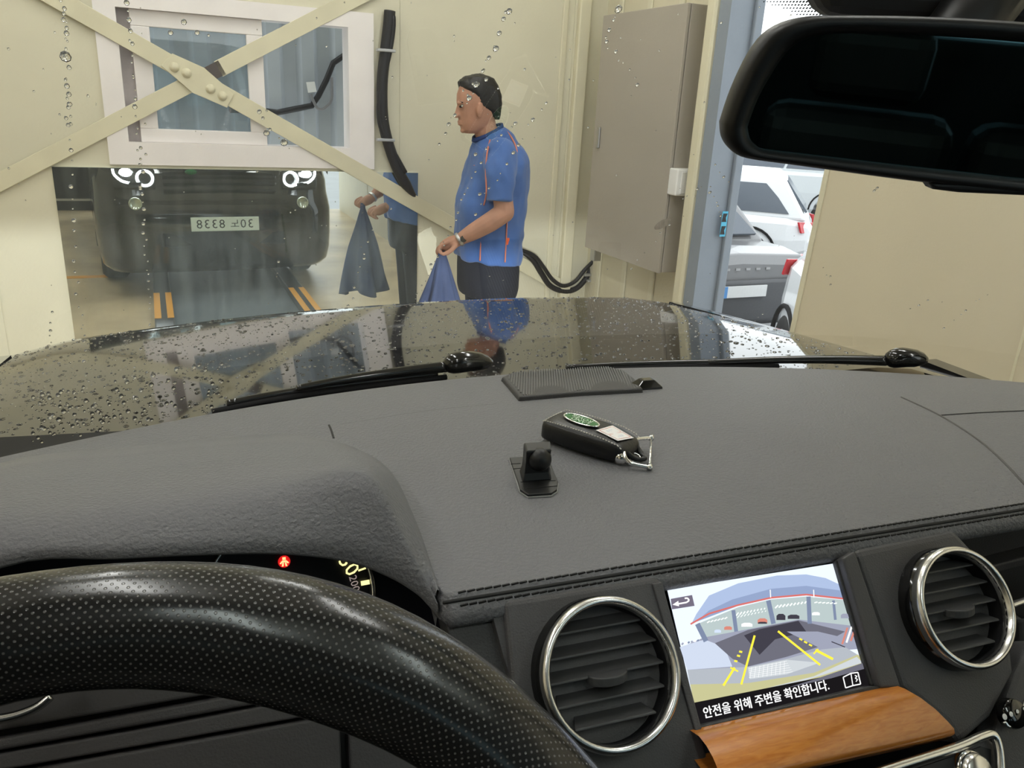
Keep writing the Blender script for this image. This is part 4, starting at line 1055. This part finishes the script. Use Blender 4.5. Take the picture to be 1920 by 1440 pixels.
m_bgreen = mat('green_badge', (.01, .17, .04), .25, coat=.4)
oc = .36; ou = (ka*.97 + kw*-.12).normalized(); ow = V(0, 0, 1).cross(ou).normalized()
def oval(rx, ry, off): 
    c = ktop(oc, .001, off); return [c + ou*rx*math.cos(t) + ow*ry*math.sin(t) for t in [2*math.pi*i/32 for i in range(32)]]
bd = part('badge', G().prism(oval(.0185, .0085, .0010), (0, 0, .0006)), m_bgreen, key)
part('badge_rim', G().tube(oval(.0185, .0085, .0016), .0008, 6, loop=True), m_chromed, bd, smooth=True)
m_silver = mat('silver_lettering', (.7, .8, .7), .3, metal=.6)
# wordmark reads from the far side of the key
cc = ktop(oc, .001, .0019)
for s_, dy_, dx_ in (('LAND', .0028, -.001), ('ROVER', -.0028, .001)):
    tgt = text_geo(s_, .0072, cc - ow*dy_ - ou*dx_, -ou, -ow, .0001)
    part('badge_lettering', tgt, m_silver, bd, normals=False)
m_paper = mat('white_paper', (.90, .88, .87), .6); m_rline = mat('red_print', (.75, .22, .16), .6)
lab = part('paper_label', G().prism([ktop(.60, -.0085, .0010), ktop(.66, .0118, .0010), ktop(.93, .0085, .0014), ktop(.87, -.0112, .0014)], (0, 0, .0002)), m_paper, key)
def lp_(a, b):                                         # label coordinates 0..1
    p, q, r, s = ktop(.60, -.0085, .0014), ktop(.66, .0118, .0014), ktop(.93, .0085, .0018), ktop(.87, -.0112, .0018)
    return p*(1 - a)*(1 - b) + s*a*(1 - b) + r*a*b + q*(1 - a)*b
for a0, a1 in ((.08, .48), (.54, .92)):
    part('label_frame', G().tube([lp_(a0, .1), lp_(a1, .1), lp_(a1, .9), lp_(a0, .9)], .00016, 4, loop=True), m_rline, lab)
m_bl = mat('blue_pen', (.3, .45, .7), .6)
for a0 in (.28, .73):
    for k in range(3): part('pen_mark', G().tube([lp_(a0 - .06, .35 + .12*k), lp_(a0 + .06, .38 + .12*k)], .00014, 4), m_bl, lab)
part('key_button', G().ball(ktop(.93, -.0125, -.010) , .0062, 14, 8), m_chromed, key, smooth=True)
sk = ktop(1.0, 0, -.005)
part('strap', G().tube(spline([ktop(.92, -.010, -.003), sk + ka*.004 - kw*.006, sk + ka*.010, sk + ka*.004 + kw*.006, ktop(.92, .010, -.003)], 18), .0022, 8), m_case, key, smooth=True)
# shackle: bow and pin
s0 = atz(1166, 858, zb + .005); s1, s2 = atz(1221, 821, zb + .010), atz(1218, 876, zb + .0022)
bow = spline([s1, atz(1195, 824, zb + .012), atz(1178, 836, zb + .012), atz(1170, 850, zb + .010), atz(1182, 868, zb + .005), s2], 24)
sh = part('shackle', G().tube(bow, .0017, 10), m_chromed, key, smooth=True)
part('shackle_pin', G().tube([s1 + (s1 - s2)*.06, s2 + (s2 - s1)*.06], .0011, 8), m_chromed, sh, smooth=True)
for p in (s1, s2): part('shackle_screw', G().tube([p + (s2 - s1).normalized()*-.002, p + (s2 - s1).normalized()*.002], .0026, 10), m_chromed, sh, smooth=True)
rc = atz(1190, 858, zb + .004)
part('split_ring', G().tube([rc + V(.0052*math.cos(t), .0042*math.sin(t), .002*math.sin(t)) for t in [2*math.pi*i/20 for i in range(20)]], .0008, 6, loop=True), m_chromed, key, smooth=True)

# ---- ball mount
bz = pad_hit(1003, 895).z
m_mount = mat('black_mount_plastic', (.010, .010, .0105), .38)
mt_px = [(955, 862), (1026, 857), (1046, 908), (1044, 922), (1034, 929), (990, 932), (975, 922), (970, 905)]
mnt = thing('ball_mount', atz(1003, 895, bz), 'small black ball mount stuck to the dashboard beside the key', 'phone mount')
bp_ = [atz(a, b, bz + .0006) for a, b in mt_px]
part('base_plate', G().prism(bp_, (0, 0, .0022)), m_mount, mnt, bevel=.0006)
m_adh = mat('clear_adhesive_edge', (.35, .35, .34), .2)
part('adhesive_pad', G().prism([bp_[0].lerp(bp_[4], -.02)] + [p + (p - atz(1003, 895, bz)).normalized()*.0008 + V(0, 0, -.0006) for p in bp_[1:]], (0, 0, .0009)), m_adh, mnt)
for a0, b0, a1, b1 in ((958, 870, 976, 869), (962, 879, 978, 878), (976, 904, 1042, 901), (984, 917, 1045, 911)):
    part('base_groove', G().tube([atz(a0, b0, bz + .0028), atz(a1, b1, bz + .0028)], .0004, 4), m_thread, mnt)
q = [atz(a, b, bz + .0026) for a, b in ((974, 884), (1032, 880), (1034, 900), (980, 904))]
up = [V(0, 0, 1)*h for h in (0, .006, .014, .0245, .026)]
ce = sum(q, V(0, 0, 0))/4
rings = [[ce + (p - ce)*sc + u + V(0, sh_, 0) for p in q] for u, sc, sh_ in zip(up, (1.02, .86, .82, .86, .82), (0, .001, .001, .0, .0))]
blk = part('bracket', G().loft(rings, True), m_mount, mnt, bevel=.001)
bc = ray(1012, 861); bc = bc*((bz + .020)/bc.z)
part('ball', G().ball(bc, .0094, 28, 18), m_mount, mnt, smooth=True)
part('ball_neck', G().tube([bc, bc + V(-.004, .014, 0)], .0055, 12), m_mount, mnt, smooth=True)

# ================================================================== THE MAN
YM = 3.8
def m(px, py, dy=0.0):
    r = rb(px, py); return r*((YM + dy)/r.y)
man = thing('person', (m(915, 400).x, YM, FL), 'man in a blue polo shirt and dark trousers standing sideways, holding a cloth', 'person', True)
m_skin = mat('skin', (.46, .245, .165), .55, spec=.3, var=.12, vscale=14)
m_shirt = mat('blue_sports_shirt', (.055, .135, .38), .8, var=.18, vscale=5, bump=.5, bscale=14, sheen=.2)
m_trou = mat('dark_navy_trousers', (.012, .014, .022), .85, bump=.5, bscale=12)
m_hair = mat('black_hair', (.010, .009, .008), .45, bump=.9, bscale=90, stretch=(1, 1, .3))
def ering(F, K, w, dy=0.0, n=20, pw=2.3):
    c = (F + K)/2; a = (F - K)/2; out = []
    for i in range(n):
        t = 2*math.pi*i/n; cs, sn = math.cos(t), math.sin(t)
        ca = math.copysign(abs(cs)**(2/pw), cs); sa = math.copysign(abs(sn)**(2/pw), sn)
        out.append(c + a*ca + V(0, w*sa + dy, 0))
    return out
def remesh(o, vox, it=6):
    md = o.modifiers.new('union', 'REMESH'); md.mode = 'VOXEL'; md.voxel_size = vox; md.use_smooth_shade = True
    if it:
        ms = o.modifiers.new('soft', 'SMOOTH'); ms.factor = .5; ms.iterations = it
def capsule(g, P, R, n=14):
    g.tube(spline(P, 4*len(P)), [a for a in [v.x for v in spline([(r, 0, 0) for r in R], 4*len(P))]], n)
    for p, r in ((P[0], R[0]), (P[-1], R[-1])): g.ball(p, r, 12, 8)
torso = [((889, 263), (941, 236), .062), ((886, 273), (958, 251), .088), ((884, 285), (973, 272), .165), ((880, 305), (982, 300), .200), ((874, 335), (984, 330), .200), ((865, 360), (982, 360), .190), ((857, 390), (979, 395), .185), ((855, 430), (976, 440), .183), ((855, 470), (971, 487), .180), ((858, 482), (969, 494), .178)]
# body: one continuous surface (torso, neck, head, arms, hands, legs)
g = G()
g.loft([ering(m(*F) + V(.035, 0, 0), m(*K) - V(.035, 0, 0), w - .035) for F, K, w in torso], True)
head = [((893, 142), (902, 142), .012), ((876, 149), (920, 151), .050), ((863, 161), (929, 168), .068), ((858, 176), (931, 186), .074), ((857.5, 190), (931, 198), .075), ((859, 200), (930, 208), .074), ((859, 212), (926, 219), .071), ((861, 224), (921, 229), .066), ((863, 234), (914, 238), .060), ((866, 243), (900, 245), .050), ((872, 250), (892, 250), .032)]
g.loft([ering(m(*F), m(*K), w, n=22, pw=2.15) for F, K, w in head], True)
capsule(g, [m(908, 230), m(912, 250), m(918, 275)], [.056, .057, .065])
# nose, brow, lips, chin, ears
g.loft([ering(m(851.5, 219), m(870, 219), .020, n=10), ering(m(851, 216), m(870, 216), .019, n=10), ering(m(854, 208), m(868, 208), .014, n=10), ering(m(857, 197), m(868, 197), .010, n=10)], True)
g.ball(m(855.5, 217), .011, 10, 8); g.ball(m(858, 217, -.013), .008, 10, 8); g.ball(m(858, 217, .013), .008, 10, 8)
g.ball(m(861, 193, -.03), (.010, .026, .008), 10, 8); g.ball(m(861, 193, .03), (.010, .026, .008), 10, 8)
g.ball(m(861.5, 228), (.008, .022, .006), 10, 8); g.ball(m(862, 233), (.008, .02, .006), 10, 8); g.ball(m(868, 245), (.013, .02, .012), 10, 8)

for s in (-1, 1):
    g.ball(m(900, 206, s*.083), (.019, .010, .030), 12, 8); g.ball(m(899, 215, s*.080), (.011, .009, .014), 10, 8)
# arms
def hand(g, c, fwd_, out, s):
    """fist closing on cloth; c palm centre"""
    pass
capsule(g, [m(939, 305, -.165), m(940, 345, -.21), m(946, 398, -.235)], [.045, .048, .048])
capsule(g, [m(946, 398, -.235), m(918, 417, -.225), m(885, 436, -.19), m(862, 449, -.165)], [.048, .047, .040, .029])
capsule(g, [m(931, 305, .165), m(935, 345, .21), m(940, 398, .235)], [.045, .048, .048])
capsule(g, [m(940, 398, .235), m(910, 418, .20), m(878, 440, .10), m(858, 452, .02)], [.048, .047, .040, .029])
def fist(g, wx, wy, dy, near):
    # palm slab from the wrist, four fingers curling down round the cloth, thumb along the near side
    p0, p1 = m(wx, wy, dy), m(wx - 22, wy + 9, dy + .015)
    capsule(g, [p0, p0.lerp(p1, .5), p1], [.028, .033, .030])
    for k in range(4):
        dk = dy - .030 + .020*k
        a = m(wx - 22 + (1.5 if k in (0, 3) else 0), wy + 4 + k*.8, dk); b = m(wx - 33 + (2 if k == 3 else 0), wy + 11 + k*.8, dk)
        c = m(wx - 36 + (3 if k == 3 else 0), wy + 21, dk); d = m(wx - 28, wy + 27 - (2 if k == 3 else 0), dk)
        capsule(g, [a, b, c, d], [.0105, .0100, .0092, .0082], 10)
    capsule(g, [m(wx - 6, wy + 11, dy - .030), m(wx - 16, wy + 21, dy - .042), m(wx - 27, wy + 26, dy - .036)], [.0125, .0115, .0095], 10)
fist(g, 860, 450, -.16, True); fist(g, 856, 453, .01, False)
# legs
XM = m(916, 520).x
for s in (-1, 1):
    capsule(g, [V(XM, YM + s*.085, m(916, 490).z), V(XM + .01, YM + s*.095, FL + .50), V(XM + .03, YM + s*.10, FL + .09)], [.082, .055, .04])
    capsule(g, [V(XM + .05, YM + s*.10, FL + .05), V(XM - .06, YM + s*.11, FL + .035), V(XM - .15, YM + s*.115, FL + .03)], [.04, .038, .028])
body = part('body', g, m_skin, man, normals=True); remesh(body, .0042, 3)
# clothing
g = G()
rings = [ering(m(*F), m(*K), w, n=26) for F, K, w in torso]
g.loft(rings, True)
for s, dx_ in ((-1, 0), (1, -6)):
    sl_ = [(m(938 + dx_, 288, s*.150), .078), (m(938 + dx_, 310, s*.188), .076), (m(937 + dx_, 340, s*.215), .070), (m(937 + dx_, 378, s*.232), .066)]
    g.tube(spline([a for a, b in sl_], 12), [v.x for v in spline([(b, 0, 0) for a, b in sl_], 12)], 18)
    g.ball(sl_[0][0], .076, 14, 10)
shirt = part('shirt', g, m_shirt, man); remesh(shirt, .008, 5)
md = shirt.modifiers.new('creases', 'DISPLACE'); tx_ = bpy.data.textures.new('cloth_creases', 'CLOUDS'); tx_.noise_scale = .11; tx_.noise_depth = 1; md.texture = tx_; md.strength = .03; md.mid_level = .5
g = G()
g.loft([ering(m(886, 266), m(943, 238), .064, n=24), ering(m(887, 258), m(941, 230), .061, n=24), ering(m(890, 259), m(938, 231), .056, n=24), ering(m(890, 267), m(938, 240), .056, n=24)], False)
part('collar', g, mat('dark_blue_collar', (.018, .045, .16), .8), shirt, smooth=True, solid=.004)
sv = G(); sv.loft(rings, True)
for s, dx_ in ((-1, 0),):
    sl_ = [(m(938, 288, -.150), .078), (m(938, 310, -.188), .076), (m(937, 340, -.215), .070), (m(937, 378, -.232), .066)]
    sv.tube(spline([a for a, b in sl_], 12), [v.x for v in spline([(b, 0, 0) for a, b in sl_], 12)], 18)
sh_bvh = BVHTree.FromPolygons(sv.v, sv.f)
def sh_hit(px, py):
    d = rb(px, py).normalized(); loc, n, k, dd = sh_bvh.ray_cast(V(0, 0, 0), d)
    return (loc if loc is not None else m(px, py, -.15)) - d*.002
m_orange = mat('orange_piping', (.62, .20, .12), .7)
for P in ([(947, 243), (958, 256), (967, 274), (972, 298)], [(919, 262), (913, 290), (911, 325), (912, 362), (907, 385)], [(951, 412), (949, 450), (947, 492)], [(902, 440), (901, 465), (900, 489)]):
    part('piping', G().tube([sh_hit(a.x, a.y) for a in spline([(p[0], p[1], 0) for p in P], 14)], .0038, 6), m_orange, shirt, smooth=True)
q = [sh_hit(*p) for p in ((950, 446), (955, 446), (955, 459), (950, 459))]
part('brand_tab', G().prism(q, (0, -.002, 0)), mat('orange_tab', (.85, .13, .04), .6), shirt)
q = [sh_hit(*p) for p in ((884, 311), (890, 309), (890, 313), (884, 314))]
part('chest_print', G().prism(q, (0, -.001, 0)), m_orange, shirt)
g = G()
g.loft([ering(m(863, 474), m(966, 476), .168, n=26), ering(m(862, 500), m(967, 500), .170, n=26), ering(m(862, 535), m(965, 535), .172, n=26), ering(m(866, 552), m(960, 552), .168, n=26)], True)
for s in (-1, 1):
    capsule(g, [V(XM, YM + s*.085, m(916, 530).z), V(XM + .005, YM + s*.095, FL + .52), V(XM + .03, YM + s*.10, FL + .11)], [.100, .082, .075], 18)
tr = part('trousers', g, m_trou, man); remesh(tr, .008, 14)
g = G()
g.loft([ering(m(*F), m(*K), w, n=30, pw=2.2 if F[1] < 160 else 3.4) for F, K, w in (((892, 138), (903, 138), .014), ((870, 144), (925, 147), .058), ((860, 153), (933, 163), .074), ((864, 164), (935.5, 178), .0775), ((876, 176), (936, 189), .0785), ((880, 186), (935.5, 198), .0780), ((882, 196), (934, 207), .0765), ((893, 200), (933.5, 211), .074), ((908, 207), (933, 217), .068), ((914, 216), (931, 225), .056))], True)
hr = part('hair', g, m_hair, man); remesh(hr, .006, 2)
md = hr.modifiers.new('strands', 'DISPLACE'); tx_ = bpy.data.textures.new('hair_strands', 'CLOUDS'); tx_.noise_scale = .012; md.texture = tx_; md.strength = .006; md.mid_level = .4
m_eye = mat('dark_eye', (.01, .008, .007), .2)
for s in (-1, 1):
    part('eye', G().ball(m(863.5, 200, s*.031), (.007, .012, .0055), 12, 8), m_eye, man, smooth=True)
    part('eyebrow', G().tube([m(859, 192.5, s*.018), m(862, 190.5, s*.035), m(868, 192, s*.050)], .0026, 6), m_hair, man, smooth=True)
    part('shoe', G().loft([[V(XM + .09 - .06, YM + s*.1 + a, FL + b) for a, b in ((-.04, .003), (.04, .003), (.04, .07), (-.04, .07))], [V(XM - .05, YM + s*.108 + a, FL + b) for a, b in ((-.048, .003), (.048, .003), (.045, .075), (-.045, .075))], [V(XM - .17, YM + s*.115 + a, FL + b) for a, b in ((-.04, .003), (.04, .003), (.03, .045), (-.03, .045))]], True), m_black, man, sub=2)
wpos = m(862, 449, -.165); wd = (m(846, 459, -.155) - m(880, 438, -.185)).normalized()
wt = part('wristwatch', G().lathe([(.0345, -.008), (.0365, -.004), (.0365, .004), (.0345, .008)], wpos, wd, 24), m_steel, man, smooth=True)
part('watch_dial', G().lathe([(.016, -.002), (.016, .004), (.001, .005)], wpos + V(.005, -.036, .008), (0, -1, .3), 18), m_gloss, wt)

# ---- cloth hanging from his hand
cc = m(829, 474, -.13); cb_ = FL + .36
m_cloth = mat('blue_grey_cloth', (.05, .072, .15), .9, var=.25, vscale=7, bump=.4, bscale=60)
rings = []
for i in range(16):
    t = i/15; z = cc.z + .035 + (cb_ - cc.z - .035)*t; r = .014 + .14*max(t - .05, 0)**.85 if t > .05 else .014
    rr = []
    for j in range(48):
        a = 2*math.pi*j/48; f = 1 + min(t*2.2, 1)*(.30*math.sin(5*a + .5) + .14*math.sin(9*a + 1.3 + 2*t))
        rr.append(V(cc.x + r*f*math.cos(a)*1.0, cc.y + r*f*math.sin(a)*.62, z + .02*t*math.sin(3*a + 1)))
    rings.append(rr)
g = G().loft(rings, False)
solo('drying_cloth', g, m_cloth, 'blue-grey cloth hanging in folds from the man\'s hand', 'cloth', True, smooth=True, solid=.003)

# ================================================================== PARKED CARS OUTSIDE
m_glassd = mat('dark_car_window', (.10, .12, .15), .12, spec=.6)
m_redl = mat('red_tail_lamp', (.55, .02, .03), .2, coat=.5)
m_pk = mat('pinkish_lamp_glass', (.50, .20, .21), .2)
m_lplw = mat('parked_plate_white', (.85, .87, .88), .4); m_lblue = mat('plate_blue_band', (.12, .35, .75), .4)
def parked(name, base, head, paint, lower, label, L_=4.5, Wd=1.85, belt=.95, H=1.55, hood_l=1.0, trunk=.55, ro=.85, ph=.50, grp='cars in the car park'):
    """car body in its own frame: y ahead, x right, z up; head = heading angle of +y in building coordinates"""
    t = thing(name, base, label, 'car', True, grp)
    R = Matrix.Rotation(head, 3, 'Z'); b0 = Vector(base)
    T = lambda x, y, z: b0 + R @ V(x, y, z)
    h = Wd/2; y0, y1 = -L_/2, L_/2
    st = [(y0, .80, .42, belt - .12), (y0 + .06, .93, .34, belt - .03), (y0 + .35, .985, .25, belt), (y0 + 1.0, 1.0, .22, belt), (0, 1.0, .22, belt - .01), (y1 - hood_l - .1, 1.0, .22, belt - .02), (y1 - .6, .98, .24, belt - .10), (y1 - .15, .92, .30, belt - .20), (y1, .78, .40, belt - .32)]
    rings = []
    for y, w, zb_, zt in st:
        w *= h
        rings.append([T(x, y, z) for x, z in ((-w*.94, zb_), (-w, zb_ + .12), (-w*1.0, (zb_ + zt)/2), (-w*.97, zt - .10), (-w*.88, zt), (0, zt + .03), (w*.88, zt), (w*.97, zt - .10), (w, (zb_ + zt)/2), (w, zb_ + .12), (w*.94, zb_), (0, zb_))])
    bd = part('body_shell', G().loft(rings, True), paint, t, bevel=.04)
    gy0, gy1 = y0 + trunk, y1 - hood_l; ry0, ry1 = gy0 + .45, gy1 - .75
    rings = [[T(sx*h*w, y, z) for sx, y in ((-1, a), (1, a), (1, (a + b)/2), (1, b), (-1, b), (-1, (a + b)/2))] for a, b, w, z in ((gy0 - .03, gy1 + .05, .90, belt - .05), (gy0, gy1, .88, belt + .02), (ry0 - .12, ry1 + .18, .75, H - .10), (ry0, ry1, .68, H - .015), (ry0 + .3, ry1 - .2, .45, H))]
    part('cabin_roof', G().loft(rings, True), paint, t, bevel=.05)
    # glazing slightly proud of the cabin
    def side(sx, u0, u1, cut=0):
        P = []
        f = lambda u, v: T(sx*h*(.885 - .125*v + .012), (gy0 + .06 + (ry0 - gy0 - .02)*v)*(1 - u) + (gy1 - .06 + (ry1 - gy1 + .10)*v)*u, belt + .03 + (H - .12 - belt - .03)*v)
        return [f(u0, .03), f(u1, .03), f(u1 - .01, .9), f(u0 + .02, .9), f(u0 - .0, .5)]
    for sx in (-1, 1):
        for u0, u1 in ((.05, .47), (.49, .90)):
            part('side_window', G().prism(side(sx, u0, u1), R @ V(-sx*.03, 0, 0)), m_glassd, t)
        part('mirror', G().ball(T(sx*(h + .06), gy1 - .25, belt + .05), (.09, .09, .06), 10, 8), paint, t, smooth=True)
    P = [T(x, y, z) for x, y, z in ((-h*.74, gy0 - .0, belt + .06), (h*.74, gy0 - .0, belt + .06), (h*.62, ry0 - .12, H - .13), (-h*.62, ry0 - .12, H - .13))]
    part('rear_window', G().prism(P, R @ V(0, -.02, .02)), m_glassd, t)
    P = [T(x, y, z) for x, y, z in ((-h*.76, gy1 + .02, belt + .06), (h*.76, gy1 + .02, belt + .06), (h*.62, ry1 + .2, H - .12), (-h*.62, ry1 + .2, H - .12))]
    part('windscreen', G().prism(P, R @ V(0, .02, .02)), m_glassd, t)
    for sx in (-1, 1):
        part('tail_lamp', G().prism([T(sx*h*.98, y0 + .16, belt - .20), T(sx*h*.60, y0 - .035, belt - .20), T(sx*h*.60, y0 - .02, belt - .07), T(sx*h*.97, y0 + .22, belt - .05)], R @ V(sx*.01, -.03, 0)), m_redl, t, bevel=.008)
        part('headlamp', G().prism([T(sx*h*.93, y1 - .14, belt - .38), T(sx*h*.55, y1 + .0, belt - .40), T(sx*h*.55, y1 - .04, belt - .28), T(sx*h*.93, y1 - .2, belt - .27)], R @ V(0, .03, 0)), m_steel, t, bevel=.008)
    part('rear_bumper', G().loft([[T(x, y, z) for x, y in ((-h*.96, y0 + .35), (-h*.88, y0 + .02), (-h*.55, y0 - .05), (h*.55, y0 - .05), (h*.88, y0 + .02), (h*.96, y0 + .35))] for z in (.30, .36, ph + .06, ph + .10)], False, False), lower, t, smooth=True, solid=.03)
    pl_ = part('number_plate', G().box(T(0, y0 - .075, ph), (.52, .012, .11), rot=R), m_lplw, t)
    part('plate_band', G().box(T(-.235, y0 - .083, ph), (.05, .004, .11), rot=R), m_lblue, pl_)
    for sx in (-1, 1):
        for yy in (y0 + ro, y1 - .9):
            wh = part('wheel', G().lathe([(.20, -.10), (.30, -.10), (.335, -.07), (.335, .07), (.30, .10), (.20, .10)], T(sx*(h - .10), yy, .335), R @ V(1, 0, 0), 28), m_rubber, t, smooth=True)
            part('rim', G().lathe([(.21, .085), (.18, .05), (.05, .06), (.001, .065)], T(sx*(h - .10), yy, .335), R @ V(sx, 0, 0), 20), m_steel, wh, smooth=True)
            part('wheel_arch', G().tube([T(sx*(h + .002), yy + .40*math.cos(a), .33 + .40*math.sin(a)) for a in [math.pi*i/14 for i in range(15)]], .02, 6), m_trimblk, t, smooth=True)
    return t, T
m_pwhite = mat('white_car_paint', (.80, .82, .84), .22, coat=.6)
m_pgrey = mat('grey_car_paint', (.22, .225, .235), .25, coat=.6)
m_psilver = mat('pale_silver_car_paint', (.62, .66, .68), .25, coat=.6)
r = rb(1392, 536)*7.6
sed, T_ = parked('parked_sedan', V(r.x, r.y + 2.13, YARD), 0.0, m_pgrey, mat('dark_grey_bumper', (.10, .105, .115), .4), 'grey sedan parked with its white rear plate towards the doorway', 4.2, 1.85, .98, 1.42, 1.1, .70, ph=.64)
for k in range(6): part('boot_letter', G().box(T_(-.30 + .12*k, -2.10, .84), (.05, .02, .022)), m_steel, sed)
r = rb(1447, 560)*7.2
parked('parked_car', V(r.x - .31, r.y - 2.37, YARD), math.radians(150), m_pwhite, m_pwhite, 'white car standing close behind the sliding door edge, wheel and red lamp showing', 4.4, 1.82, 1.12, 1.60, 1.0, .30, ro=.56)
r = rb(1520, 420)*12.0; hd = math.atan2(.74, .67)
parked('parked_car', V(r.x - .74*2.15, r.y + .67*2.15, YARD), hd, m_pwhite, m_pwhite, 'white hatchback parked sideways behind the grey sedan', 4.3, 1.85, .90, 1.50, 1.0, .12)
r = rb(1470, 330)*19
parked('parked_car', V(r.x - .5, r.y, YARD), hd, m_psilver, m_trimblk, 'pale silver car in the farthest row of the car park', 4.5, 1.85, 1.15, 1.6, 1.0, .4)
